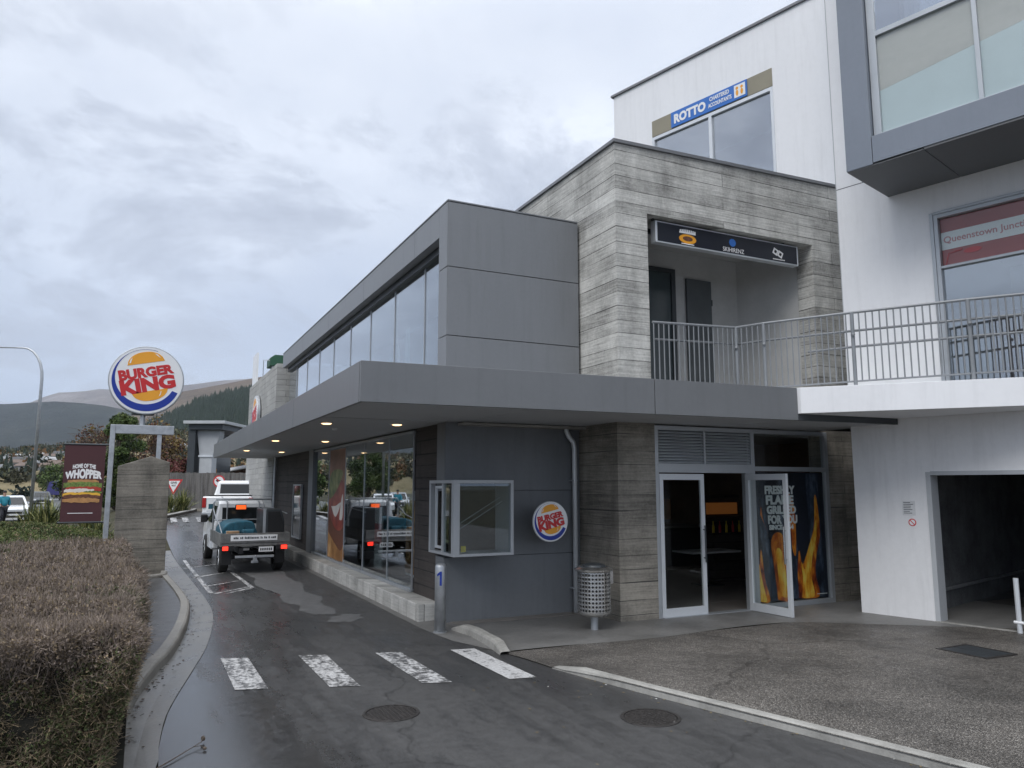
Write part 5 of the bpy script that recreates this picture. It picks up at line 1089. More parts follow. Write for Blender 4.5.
# ================================================================== ROOM CONTENTS
t = thing('table', 'pale topped restaurant table seen through the open entrance', 'table', (10.9, 12.9, .02)); obj('tabletop', MB().box(10.3, 11.6, 12.6, 13.3, .70, .74), M['inwhite'], t, bevel=.01); obj('leg', MB().tube([(10.95, 12.95, .02), (10.95, 12.95, .70)], .03, 8), M['darkframe'], t); obj('foot', MB().box(10.7, 11.2, 12.7, 13.2, .02, .04), M['darkframe'], t)
t = thing('serving_counter', 'serving counter with orange panel and bottles behind the entrance', 'counter', (12.4, 16.5, .02)); obj('front_panel', MB().box(11.8, 13.1, 15.6, 16.4, .02, 1.05), M['dark'], t); obj('top', MB().box(11.75, 13.15, 15.5, 16.5, 1.05, 1.10), M['interior'], t); obj('back_panel', MB().box(11.8, 13.1, 16.9, 17.0, 1.2, 1.75), pm('orange_panel', (.55, .22, .05), .5), t)
t = thing('wet_floor_sign', 'yellow folding wet floor sign just inside the closed door leaf', 'floor sign', (8.15, 11.1, .02)); obj('panel', MB().fprism(FX(11.1), [(7.98, .02), (8.24, .02), (8.17, .62), (8.05, .62)], 0, .02), M['yellow'], t); obj('panel', MB().fprism(FX(11.3), [(7.98, .02), (8.24, .02), (8.17, .60), (8.05, .60)], 0, .02), M['yellow'], t)
for i, (y, z, c, lab) in enumerate([(16.9, 4.95, (.50, .53, .58), 'pale grey'), (16.2, 5.05, (.25, .42, .50), 'pale blue'), (15.65, 5.15, (.62, .64, .62), 'white'), (15.0, 5.45, (.45, .60, .62), 'tall mint'), (13.9, 5.0, (.30, .42, .50), 'dusky blue')]):
    w_ = .15; pts = [(-y - w_, 3.75), (-y - w_ * .85, 4.2), (-y - w_ * .9, z - .25), (-y - w_ * .55, z - .06), (-y, z), (-y + w_ * .55, z - .06), (-y + w_ * .9, z - .25), (-y + w_ * .85, 4.2), (-y + w_, 3.75), (-y + w_ * .5, 3.62), (-y - w_ * .5, 3.62)]
    t = thing('snowboard', f'{lab} snowboard standing behind the upper glazing', 'snowboard', (4.85, y, 3.6), 0, 'snowboards behind the upper windows'); obj('deck', MB().fprism(FY(4.85), pts, -.02, 0), pm('board_' + lab.replace(' ', '_'), c, .4), t, bevel=.005)
    obj('binding', MB().fbox(FY(4.85), -y - .09, -y + .09, 4.1, 4.25, .0, .06), M['black'], t)

for i, (x, y) in enumerate(((9.6, 12.6), (11.6, 14.2), (9.6, 16.0), (11.8, 18.2))):  # unseen lamps added to brighten the dark room behind the entrance
    t = thing('added_fill_light', ['added warm fill light just inside the entrance', 'added warm fill light over the pale table', 'added warm fill light behind the entrance, deeper in', 'added warm fill light over the serving counter'][i], 'ceiling light', (x, y, 3.0), 0, 'added fill lights inside the restaurant')
    obj('shade', MB().lathe((x, y, 2.78), [(.16, 0), (.17, .0), (.05, .16), (.02, .28), (.001, .28)]), M['darkframe'], t); obj('lamp', MB().lathe((x, y, 2.79), [(.001, 0), (.13, .0), (.12, .03), (.001, .035)]), emit('fill_glow' + str(i), (1.0, .62, .30), 60.0), t)
for i, (x, y) in enumerate(((9.1, 13.6), (11.9, 12.0), (12.4, 13.9))):
    t = thing('chair', ['dark cafe chair behind the pale table, left', 'dark cafe chair nearest the poster window', 'dark cafe chair right of the pale table'][i], 'chair', (x, y, .02), .5 * i, 'cafe chairs')
    obj('seat', MB().box(-.2, .2, -.2, .2, .44, .48), M['brownboard'], t, local=True, bevel=.01); obj('backrest', MB().box(-.2, .2, .18, .21, .62, .90), M['brownboard'], t, local=True, bevel=.01)
    for sx in (-1, 1):
        for sy in (-1, 1): obj('leg', MB().tube([(sx * .18, sy * .18, 0), (sx * .17, sy * .17, .44 if sy < 0 else .90)], .014, 6), M['darkframe'], t, local=True)

t = thing('display_shelf', 'dark shelf unit with an orange panel given an added glow behind the entrance', 'shelf unit', (12.0, 13.4, .02))
obj('cabinet', MB().box(11.5, 12.6, 13.35, 13.8, .02, 1.05).box(11.5, 12.6, 13.7, 13.8, 1.05, 1.9), M['brownboard'], t); obj('shelf', MB().box(11.5, 12.6, 13.40, 13.69, 1.40, 1.43), M['brownboard'], t); obj('panel', MB().box(11.6, 12.5, 13.66, 13.69, 1.46, 1.72), emit('added_panel_glow', (.55, .20, .05), .06), t)  # orange panel is no lamp; a faint glow is added to it
for i in range(5): tagit(obj('bottle', MB().lathe((11.65 + i * .19, 13.52, 1.052), [(.03, 0), (.032, .15), (.012, .2), (.012, .26), (.001, .26)], 12), M['red' if i % 2 else 'yellow']), 'small sauce bottle on the shelf unit behind the entrance', 'bottle', 'sauce bottles on the shelf')
# ================================================================== VEHICLES
def rounded(pts, k=3): return smooth_line(pts + [pts[0]], k)[:-1]
SIDE = lambda x: Fr((x, 0, 0), (0, -1, 0))       # profile in (a = -y, b = z)
def body_prism(prof, w_, taper=None):
    """side profile (y, z) swept across the width, narrowing where taper says"""
    n = len(prof); cols = [-1, -.985, -.93, -.5, 0, .5, .93, .985, 1]; vs = []; mb = MB()
    for c in cols:
        ins = {1: .05, .985: .018, .93: 0}.get(abs(c), 0)
        zs = [z for _, z in prof]; zmid = (min(zs) + max(zs)) / 2; ymid = sum(y for y, _ in prof) / n
        for y, z in prof:
            t = taper(z) if taper else 1
            dy, dz = y - ymid, z - zmid; L_ = math.hypot(dy, dz) or 1
            vs.append((c * w_ / 2 * t, y - dy / L_ * ins, z - dz / L_ * ins))
    fs = []
    for i in range(len(cols) - 1):
        for k in range(n): fs.append((i * n + k, i * n + (k + 1) % n, (i + 1) * n + (k + 1) % n, (i + 1) * n + k))
    fs += [tuple(range(n)), tuple((len(cols) - 1) * n + k for k in range(n))[::-1]]
    mb._add(vs, fs); return mb
def wheel(t, x, y, r, w_, M_rim='alu'):
    s = 1 if x > 0 else -1; F = Fr((x, y, r), (0, s, 0), (0, 0, 1)) ; ty = MB(); n = 28
    prof = [(.62, .0), (.90, .0), (1.0, .03), (1.0, w_ - .03), (.90, w_), (.62, w_)]; vs = []; fs = []
    for q, c in prof: vs += [(x - s * c, y + r * q * math.cos(2 * math.pi * k / n), r + r * q * math.sin(2 * math.pi * k / n)) for k in range(n)]
    for i in range(len(prof)):
        j = (i + 1) % len(prof); fs += [(i * n + k, i * n + (k + 1) % n, j * n + (k + 1) % n, j * n + k) for k in range(n)]
    ty._add(vs, fs); wt = obj('wheel', ty, M['rubber'], t, local=True)
    rm = MB(); 
    rm.tube([(x - s * .02, y, r), (x - s * (w_ - .04), y, r)], r * .30, 12)
    for k in range(6):
        a = k * math.pi / 3; rm.tube([(x - s * .035, y, r), (x - s * .035, y + r * .6 * math.cos(a), r + r * .6 * math.sin(a))], r * .085, 6)
    rm.tube([(x - s * .05, y, r), (x - s * .09, y, r)], r * .61, 20); obj('rim', rm, M[M_rim], wt, local=True)
# flat-tray utility truck at the window
p = at(258.5, 18.6); XS = .82
t = thing('flatbed_truck', 'white flatbed utility truck with tail lights on, waiting in the drive lane', 'truck', (p.x, p.y, 0), R(1.0))
O = lambda n, mb, m, par=None, **k: obj(n, mb.warp(lambda x, y, z: (x * XS, y, z)), m, par or t, local=True, **k)
bd = O('cab', body_prism([(2.55, .45), (2.55, 1.05), (2.62, 1.62), (2.80, 1.70), (3.7, 1.70), (4.45, 1.12), (5.35, 1.02), (5.5, .85), (5.5, .42), (4.9, .38), (3.0, .38)], 1.74, lambda z: 1 - max(0, z - .95) * .24), M['carwhite'])
O('rear_window', MB().box(-.62, .62, 2.545, 2.59, 1.08, 1.52).warp(lambda x, y, z: (x, y + (z - 1.05) * .1, z)), M['carglass'])
for s in (-1, 1):
    O('side_window', MB().fprism(SIDE(0), [(-2.80, 1.10), (-4.25, 1.10), (-3.72, 1.56), (-2.84, 1.56)], s * .80 - .02, s * .80 + .02).warp(lambda x, y, z: (x - math.copysign(1, x) * (z - 1.1) * .2 + math.copysign(.035, x), y, z)), M['carglass'])
    m_ = O('mirror', MB().box(s * .90 - .0 if s > 0 else -1.12, s * .90 + .22 if s > 0 else -.90, 4.0, 4.10, 1.08, 1.30), M['black'], bevel=.03)
    wheel(t, s * .76, .72, .36, .22); wheel(t, s * .76, 4.45, .36, .22)
    O('mudflap', MB().box(s * .76 - .14, s * .76 + .14, .20, .22, .22, .56), M['black']); O('mudguard', MB().box(s * .76 - .15, s * .76 + .15, .24, 1.15, .66, .70), M['alu'])
    tl = O('tail_light', MB().box(s * .76 - .17, s * .76 + .17, -.03, .03, .56, .68), M['black'], bevel=.01)
    O('lens', MB().box(s * .76 - .15, s * .76 - .0, -.04, -.031, .575, .665) if s < 0 else MB().box(s * .76 - .02, s * .76 + .15, -.04, -.031, .575, .665), M['taill'], tl)
O('chassis', MB().box(-.45, -.33, .0, 4.8, .48, .62).box(.33, .45, .0, 4.8, .48, .62).box(-.5, .5, .9, 1.0, .3, .48).box(-.75, .75, .66, .78, .30, .42), M['black'])
M['traym'] = pm('grimy_tray', (.20, .20, .195), .55, .4, var=.35, vs=5, grime=.5, obj=True)
O('tray', MB().box(-.98, .98, -.02, 2.42, .66, .74), M['traym'], bevel=.008)
for s in (-1, 1): O('tray_side', MB().box(s * .965 - .015, s * .965 + .015, .02, 2.40, .745, .97), M['traym'], bevel=.006)
O('tailboard', MB().box(-.98, .98, -.04, .0, .745, .97), M['traym'], bevel=.006)
sgn = O('sign_strip', MB().box(-.70, .62, -.052, -.041, .79, .925), M['signwhite'], bevel=.004)
mb = MB(); x = -.62
while x < .55:
    w_ = random.choice([.02, .03, .035]); mb.box(x, x + w_, -.056, -.0525, .838, .838 + random.choice([.04, .05])) ; x += w_ + random.choice([.012, .014, .05])
O('lettering', mb, M['darkframe'], sgn)
O('number_plate', MB().box(.10, .52, -.035, -.025, .52, .64), M['signwhite']); mb = MB()
for k in range(6): mb.box(.14 + k * .06, .175 + k * .06, -.039, -.0355, .55, .61)
O('plate_characters', mb, M['black'])
O('bumper_bar', MB().box(-.55, .55, -.02, .05, .38, .44), M['galv'], bevel=.01); O('tow_hitch', MB().box(-.05, .05, -.12, .02, .30, .40).ball((0, -.12, .43), .03, n=6).box(-.10, .10, -.04, .0, .26, .32), M['galv'])
hb = MB()
for x in (-.92, -.5, .5, .92): hb.tube([(x, 2.36, .74), (x, 2.36, 1.66)], .022, 8)
hb.tube([(-.92, 2.36, 1.66), (-.86, 2.36, 1.74), (.86, 2.36, 1.74), (.92, 2.36, 1.66)], .025, 8).tube([(-.92, 2.36, 1.2), (.92, 2.36, 1.2)], .016, 8)
hb.tube([(-.93, 2.3, 1.5), (-.93, 1.6, 1.28), (-.93, .9, 1.2), (-.93, .1, .97)], .016, 8).tube([(-.5, 2.36, 1.68), (-.5, 3.9, 1.80)], .015, 6).tube([(.5, 2.36, 1.68), (.5, 3.9, 1.80)], .015, 6).tube([(.93, 2.3, 1.5), (.93, .2, 1.42)], .014, 6)
O('headboard', hb, M['galv']); bc = O('beacon', MB().box(-.24, .10, 2.36, 2.50, 1.46, 1.60), M['black'], bevel=.015); O('lens', MB().box(-.22, .08, 2.33, 2.359, 1.475, 1.585), emit('amber_lamp', (.9, .11, .015), .8), bc)
def on_truck(name, lab, cat):
    o = thing(name, lab, cat, tuple(wm(t) @ V((0, 1.2, .745))), R(1.0)); return o
c_ = on_truck('tool_box', 'dark grey tool canopy box on the right of the truck tray', 'tool box')
Lc = lambda n, mb, m, par=c_, **k: obj(n, mb.warp(lambda x, y, z: (x * XS, y - 1.2, z - .745)), m, par, local=True, **k)
Lc('case', MB().fprism(FX(.5), [(.38, .75), (.93, .75), (.93, 1.22), (.82, 1.52), (.38, 1.52)], -1.6, 0), M['darkframe'], bevel=.02); Lc('door_panel', MB().fprism(FX(.49), [(.43, .82), (.88, .82), (.88, 1.20), (.78, 1.46), (.43, 1.46)], 0, .012), M['black']); Lc('frame', MB().box(.30, .372, .5, .56, .75, 1.54), M['alu'])
M['teal'] = pm('teal_fabric', (.015, .085, .125), .8, var=.4, vs=6, bump=.5, bs=12)
c2 = on_truck('load_cover', 'teal blue padded load heaped on the left of the truck tray', 'load')
mb = MB()
mb.fprism(FX(.55), rounded([(-.88, .76), (-.86, 1.02), (-.70, 1.18), (-.38, 1.24), (-.02, 1.22), (.10, 1.05), (.12, .76)], 3), -1.5, 0); Lc('cover', mb, M['teal'], c2, bevel=.04, seg=3)
for x in (-.6, -.28): Lc('fold', MB().tube([(x, .54, .78), (x + .02, .54, 1.10)], .012, 6), M['teal'], c2)
Lc('cushion', MB().box(-.80, -.35, .34, .53, .77, 1.02).box(-.33, .05, .34, .53, .77, 1.04), M['teal'], c2, bevel=.05, seg=3)
c3 = on_truck('timber_offcut', 'pale timber offcut lying on the truck tray behind the tailboard', 'timber'); Lc('block', MB().box(-.80, -.45, .06, .22, .75, 1.02), pm('raw_timber', (.33, .21, .12), .8, var=.3, vs=9), c3, bevel=.01)
c4 = on_truck('driver_seat', 'dark seat backs inside the truck cab', 'seat'); bpy.data.objects.remove(c4)

# pickup ahead of the truck
p = at(229, 31); gz_ = .38
t = thing('pickup_truck', 'white double-cab pickup at the far end of the drive lane, partly hidden by the tower', 'pickup', (p.x, p.y, gz_), R(-17))
O = lambda n, mb, m, par=None, **k: obj(n, mb, m, par or t, local=True, **k)
O('body', body_prism([(0, .55), (0, 1.22), (.05, 1.30), (1.6, 1.32), (4.2, 1.30), (5.2, 1.22), (5.4, .9), (5.4, .5), (4.9, .42), (.5, .42)], 1.95), M['carwhite'])
O('cab', body_prism([(1.55, 1.25), (1.75, 1.85), (1.95, 1.95), (3.3, 1.95), (4.2, 1.3)], 1.80, lambda z: 1 - max(0, z - 1.3) * .22), M['carwhite'])
O('rear_window', MB().box(-.66, .66, 1.60, 1.66, 1.40, 1.80).warp(lambda x, y, z: (x, y + (z - 1.4) * .32, z)), M['carglass']); O('tonneau_cover', MB().box(-.85, .85, .1, 1.5, 1.315, 1.345), M['black'])
O('tailgate', MB().box(-.80, .80, -.03, .0, .72, 1.26), M['carwhite'], bevel=.01); O('sticker', MB().box(-.72, -.25, -.036, -.031, .80, 1.0), M['teal'])
O('bumper', MB().box(-.95, .95, -.14, .0, .50, .68), M['alu'], bevel=.02)
for s in (-1, 1):
    O('tail_light', MB().box(s * .90 - .075, s * .90 + .075, -.035, .12, .85, 1.25), pm('tail_lens_red', (.35, .012, .012), .3), bevel=.01)
    wheel(t, s * .95, 1.0, .40, .26); wheel(t, s * .95, 4.4, .40, .26)
# vehicles on the main road
def small_car(lab, loc, rz, paint, van=False):
    t = thing('parked_car', lab, 'car', loc, rz, 'cars on the main road')
    o = lambda n, mb, m, par=None, **k: obj(n, mb, m, par or t, local=True, **k)
    o('body', body_prism([(-2.1, .45), (-2.12, .75), (-1.9, .92), (-1.2, .98), (1.7, 1.02), (2.0, .9), (2.05, .45), (1.5, .28), (-1.6, .28)], 1.72), paint)
    o('cabin', body_prism([(-1.25, .95), (-.55, 1.45), (-.2, 1.52), (1.1, 1.52), (1.75, .98)], 1.58, lambda z: 1 - max(0, z - .95) * .28), paint)
    o('windscreen', MB().fprism(FX(0), [(-.66, 0), (.66, 0), (.56, .55), (-.56, .55)], -.01, .01).warp(lambda x, y, z: (x, -1.20 + z * 1.17, 1.0 + z * .80) if False else (x, -1.16 + (z / .55) * .60 - .03 + y, 1.0 + (z / .55) * .42)), M['carglass'])
    for s in (-1, 1):
        o('side_window', MB().fprism(SIDE(0), [(.95, 1.03), (-1.45, 1.03), (-1.05, 1.42), (.35, 1.42)], -.012, .012).warp(lambda x, y, z: (s * (.785 - (z - 1.03) * .20) + x, y, z)), M['carglass'])
        o('headlight', MB().box(s * .66 - .14, s * .66 + .14, -2.125, -2.05, .66, .80), M['signwhite'], bevel=.02); wheel(t, s * .86, -1.3, .31, .2); wheel(t, s * .86, 1.35, .31, .2)
        o('mirror', MB().box(s * .88 - .08, s * .88 + .08, -.78, -.68, 1.0, 1.12), paint, bevel=.02)
    o('grille', MB().box(-.42, .42, -2.135, -2.09, .52, .64), M['black']); o('number_plate', MB().box(-.22, .22, -2.145, -2.12, .42, .52), M['signwhite'], label='pale number plate')
    return t
p = at(12, 44.5); small_car('white hatchback facing the viewer at the left edge behind the walker', (p.x, p.y, .03), R(14), M['carwhite'])
p = at(43, 76); small_car('dark grey car on the road just right of the lamp post', (p.x, p.y, .03), R(10), pm('dark_grey_car_paint', (.09, .10, .11), .3, .3, obj=True))
p = at(-40, 52); small_car('silver car farther left on the main road', (p.x, p.y, .03), R(14), M['carsilver'])

# walker
p = at(7, 40.5)
t = thing('person', 'person in a teal jacket and dark trousers walking at the left edge', 'person', (p.x, p.y, .06), R(20))
me = bpy.data.meshes.new('body'); J = [(0, 0, .95), (0, .02, 1.15), (0, .04, 1.38), (0, .03, 1.50), (0, .05, 1.60), (0, .04, 1.72), (-.17, .04, 1.42), (-.24, -.05, 1.18), (-.22, -.25, 1.05), (.17, .04, 1.42), (.25, .08, 1.17), (.24, .02, .95), (-.09, 0, .90), (-.10, -.18, .52), (-.10, -.12, .08), (-.10, -.26, .03), (.09, 0, .90), (.10, .08, .50), (.10, .30, .12), (.10, .22, .03)]
E_ = [(0, 1), (1, 2), (2, 3), (3, 4), (4, 5), (2, 6), (6, 7), (7, 8), (2, 9), (9, 10), (10, 11), (0, 12), (12, 13), (13, 14), (14, 15), (0, 16), (16, 17), (17, 18), (18, 19)]
RD_ = [.14, .14, .16, .06, .075, .09, .065, .05, .035, .065, .05, .035, .095, .065, .045, .04, .095, .065, .045, .04]
def skin(name, J, E_, RD_, mat, par, lev=2):
    me = bpy.data.meshes.new(name); bm = bmesh.new(); ly = bm.verts.layers.skin.verify(); vv = [bm.verts.new(c) for c in J]
    for (i, j) in E_: bm.edges.new((vv[i], vv[j]))
    for k, v in enumerate(vv): v[ly].radius = (RD_[k], RD_[k]); v[ly].use_root = (k == 0)
    bm.to_mesh(me); bm.free(); o = bpy.data.objects.new(name, me); COL.objects.link(o); o.modifiers.new('skin', 'SKIN')
    o.modifiers.new('sub', 'SUBSURF').levels = lev; o.modifiers['sub'].render_levels = lev; dg = bpy.context.evaluated_depsgraph_get(); m2 = bpy.data.meshes.new_from_object(o.evaluated_get(dg)); bpy.data.objects.remove(o)
    m2.name = name; m2.materials.clear(); m2.materials.append(mat); o = bpy.data.objects.new(name, m2); COL.objects.link(o); o.parent = par; return o
bpy.data.meshes.remove(me)
M['skin'] = pm('skin', (.42, .25, .18), .6, var=.1); M['jacket'] = pm('teal_jacket', (.02, .22, .30), .7, var=.2, vs=6); M['trouser'] = pm('dark_trousers', (.02, .022, .03), .8)
skin('body', J, E_, RD_, M['skin'], t)
skin('jacket', [(0, 0, .92), (0, .02, 1.15), (0, .04, 1.38), (0, .03, 1.47), (-.18, .04, 1.43), (-.245, -.05, 1.18), (-.225, -.2, 1.08), (.18, .04, 1.43), (.255, .08, 1.17), (.245, .03, 1.0)], [(0, 1), (1, 2), (2, 3), (2, 4), (4, 5), (5, 6), (2, 7), (7, 8), (8, 9)], [.18, .18, .19, .10, .09, .075, .06, .09, .075, .06], M['jacket'], t)
skin('trousers', [(0, 0, .95), (-.09, 0, .88), (-.10, -.18, .52), (-.10, -.12, .14), (.09, 0, .88), (.10, .08, .50), (.10, .29, .17)], [(0, 1), (1, 2), (2, 3), (0, 4), (4, 5), (5, 6)], [.16, .12, .085, .065, .12, .085, .065], M['trouser'], t)
obj('hair', MB().ball((0, .055, 1.735), .095, .10, .085, n=8), M['black'], t, local=True, smooth=True); obj('backpack', MB().box(-.16, .16, .18, .34, 1.05, 1.48), M['jacket'], t, local=True, bevel=.05, seg=3)

# ================================================================== STREET FURNITURE IN THE DISTANCE
p = at(34, 40); b_ = at(34, 40); t = thing('street_lamp', 'tall pale street lamp with a curved arm reaching left', 'street lamp', (b_.x, b_.y, 0))
q = V((b_.x, b_.y, 0)); left = -rgt
pts = [q, q + V((0, 0, 7.8))] + [q + left * (1.15 * (1 - math.cos(a))) * 1.0 + V((0, 0, 7.8 + 1.7 * math.sin(a))) + left * 0 for a in [R(x) for x in (15, 30, 45, 60, 75, 90)]] + [q + left * 2.6 + V((0, 0, 9.53))]
obj('pole', MB().tube(pts, .085, 12, .035), M['galv'], t, smooth=True); obj('lantern', MB().box(-.35, .35, -.12, .12, -.06, .06).warp(lambda x, y, z: tuple(q + left * (2.9 + x) + fwd * y + V((0, 0, 9.53 + z)))), M['alulight'], t, bevel=.03); obj('base', MB().tube([q, q + V((0, 0, .5))], .16, 10), M['galv'], t)
Fc = lambda P: Fr(P, tuple(rgt))
p = at(174.5, 37); gy0 = .74; Fg = Fc((p.x, p.y, 0)); t = thing('give_way_sign', 'red and white triangular give way sign on a white post among the flax', 'sign', (p.x, p.y, gy0))
tri = lambda r: [(-.43 * r, 2.42 - .25 + .25 * r), (0, 2.17 - .50 * r), (.43 * r, 2.42 - .25 + .25 * r)]
obj('plate', MB().fprism(Fg, tri(1.0), -.01, 0), M['red'], t); obj('face', MB().fprism(Fg, tri(.72), .001, .005), M['signwhite'], t); mb = MB(); text(mb, Fg, 'GIVE', 0, 2.26, .30, .10, .006, .009, bold=.03); text(mb, Fg, 'WAY', 0, 2.12, .22, .09, .006, .009, bold=.03); obj('lettering', mb, M['black'], t); obj('post', MB().tube([Fg.p(.02, gy0 - .2, -.05), Fg.p(0, 2.1, -.05)], .035, 8), M['signwhite'], t)
p = at(219.5, 38.6); Fg = Fc((p.x, p.y, 0)); t = thing('no_left_turn_sign', 'round no left turn sign on a thin post in front of the paling fence', 'sign', (p.x, p.y, .8))
obj('plate', MB().disc(Fg, 0, 2.34, .30, -.01, 0, 32), M['red'], t); obj('face', MB().disc(Fg, 0, 2.34, .235, .001, .004, 32), M['signwhite'], t); obj('arrow', MB().fprism(Fg, [(.10, 2.18), (.15, 2.20), (.10, 2.40), (-.04, 2.42), (-.04, 2.49), (-.18, 2.37), (-.04, 2.28), (-.04, 2.34), (.05, 2.33)], .005, .007), M['black'], t)
obj('slash', MB().fprism(Fg, [(-.19, 2.49), (-.16, 2.52), (.19, 2.19), (.16, 2.16)], .008, .010), M['red'], t); obj('post', MB().tube([Fg.p(0, .7, -.04), Fg.p(0, 2.5, -.04)], .03, 8), M['galv'], t)
# paling fence: palings are its surface pattern but real boards
M['paling'] = pm('weathered_paling', (.13, .125, .12), .9, var=.45, vs=2.2, stretch=(3, 3, .3))
A_ = at(160, 39.2); B_ = at(262, 39.2); t = thing('paling_fence', 'weathered grey timber paling fence closing the end of the lane', 'fence', (A_.x, A_.y, .7)); D_ = (B_ - A_); n = int(D_.length / .105); D1 = D_.normalized(); Nn = V((D1.y, -D1.x, 0)); mb = MB()
FA = Fr((A_.x, A_.y, 0), D1)
for k in range(n): h = 2.78 + random.uniform(-.02, .02); mb.fbox(FA, k * .105, k * .105 + .097, .62, h, random.uniform(0, .012), .018 + random.uniform(0, .008))
obj('palings', mb, M['paling'], t); obj('rail', MB().fbox(FA, 0, D_.length, 1.0, 1.1, -.06, -.002), M['paling'], t); obj('rail', MB().fbox(FA, 0, D_.length, 2.4, 2.5, -.06, -.002), M['paling'], t)
obj('plinth_board', MB().fbox(FA, 0, D_.length, .62, .95, .03, .08), M['concshade'], t)
for k in range(0, int(D_.length / 2.4) + 1): obj('post', MB().fbox(FA, k * 2.4, k * 2.4 + .1, .6, 2.7, -.16, -.061), M['paling'], t)

# buildings beyond the fence
def bldg(name, lab, px, D, rz=0.0):
    p = at(px, D); return thing(name, lab, 'building', (p.x, p.y, 0), YAW + rz), p
t, p = bldg('portal_building', 'tall grey building with an overhanging flat roof on a flared pale pier behind the fence', 210, 50)
O = lambda n, mb, m, par=None, **k: obj(n, mb, m, par or t, local=True, **k)
O('roof', MB().box(-1.35, 1.35, -1.4, 6, 6.10, 6.30), M['cgrey'], bevel=.02); O('roof_edge', MB().box(-1.1, 1.1, -1.1, 5.8, 5.75, 6.098), M['darkframe'])
O('side_wall', MB().box(-1.18, -.72, -.9, 5.5, 0, 5.75), M['darkframe']); O('pier', MB().fprism(FX(-.6), [(-.50, 0), (.32, 0), (.32, 3.95), (.75, 5.4), (.75, 5.74), (-.72, 5.74), (-.72, 5.4), (-.50, 3.95)], -.8, 0), M['cgrey'], bevel=.02); O('band', MB().box(-.56, .38, -.66, -.59, 3.98, 4.10), M['alulight'])
t, p = bldg('verandah_shop', 'low shop with a white verandah roof and dark red brick front behind the pickup', 236, 58)
O('wall', MB().box(-2.2, 4, 0, 6, 0, 3.4), brickwall('shop_brick', (.11, .05, .04), (.17, .085, .06), (.1, .09, .08))); O('roof', MB().fprism(FX(-1.6), [(-3.0, 2.70), (3.8, 3.95), (3.8, 4.12), (-3.0, 2.87)], -7, 0), M['white']); O('post', MB().box(-.25, -.1, -1.5, -1.35, 0, 3.1), M['signwhite']); O('post', MB().box(1.5, 1.65, -1.5, -1.35, 0, 3.4), M['signwhite'])
O('window', MB().box(.4, 1.5, -.06, -.001, 1.0, 2.6), M['carglass']); O('gutter', MB().fprism(FX(-1.7), [(-3.05, 2.60), (3.8, 3.86), (3.8, 3.94), (-3.05, 2.69)], 0, .1), M['signwhite'])
p = at(212, 52); Fg = Fc((p.x, p.y, 0)); t = thing('shop_sign', 'small orange upright sign above the fence left of the teal sign', 'sign', (p.x, p.y, .7)); obj('panel', MB().fprism(Fg, [(-.42, 2.2), (.25, 2.2), (.30, 3.25), (-.05, 3.35), (-.42, 3.0)], -.03, 0), M['orange'], t); obj('post', MB().tube([Fg.p(-.1, .6, -.06), Fg.p(-.1, 2.6, -.06)], .04, 8), M['darkframe'], t)
p = at(240, 42); Fg = Fc((p.x, p.y, 0)); t = thing('shop_sign', 'long teal and white sign at fence height beside the concrete tower', 'sign', (p.x, p.y, .7)); obj('panel', MB().fbox(Fg, -.95, 1.2, 2.05, 2.62, -.03, 0), pm('sign_teal', (.05, .30, .30), .5), t); mb = MB()
for k in range(6): mb.fbox(Fg, -.85 + k * .33, -.62 + k * .33, 2.15, 2.5, .001, .01)
obj('lettering', mb, M['signwhite'], t); obj('post', MB().tube([Fg.p(0, .6, -.06), Fg.p(0, 2.2, -.06)], .04, 8), M['darkframe'], t)
p = at(54, 78); Fg = Fc((p.x, p.y, 0)); t = thing('flag_sign', 'small blue pennant sign beside the road behind the flax', 'sign', (p.x, p.y, 0)); obj('panel', MB().fprism(Fg, [(-.7, 1.2), (.7, 1.2), (.55, 2.7), (-.4, 2.5)], -.03, 0), pm('pennant_blue', (.04, .04, .16), .6), t); obj('post', MB().tube([Fg.p(-.6, 0, -.06), Fg.p(-.6, 2.6, -.06)], .04, 8), M['darkframe'], t)
# plant on the tower roof
t = thing('roof_plant', 'dark green rooftop unit behind a white louvred screen on the concrete tower', 'rooftop unit', (5.0, 34.6, 6.7))
obj('case', MB().fprism(FX(34.0), [(4.75, 7.35), (5.75, 7.35), (5.75, 7.75), (5.5, 7.85), (4.95, 7.85), (4.75, 7.7)], -1.0, 0), pm('plant_green', (.02, .085, .045), .5), t, bevel=.02); obj('support', MB().box(4.85, 4.95, 34.1, 34.2, 6.45, 7.35).box(5.5, 5.6, 34.1, 34.2, 6.45, 7.35), M['alu'], t); obj('screen', MB().box(4.24, 4.32, 34.4, 35.7, 6.53, 7.95), M['signwhite'], t)
obj('rail', MB().tube([(4.5, 34.2, 6.53), (4.5, 34.2, 7.6), (4.9, 34.1, 7.6)], .02, 6), M['galv'], t)

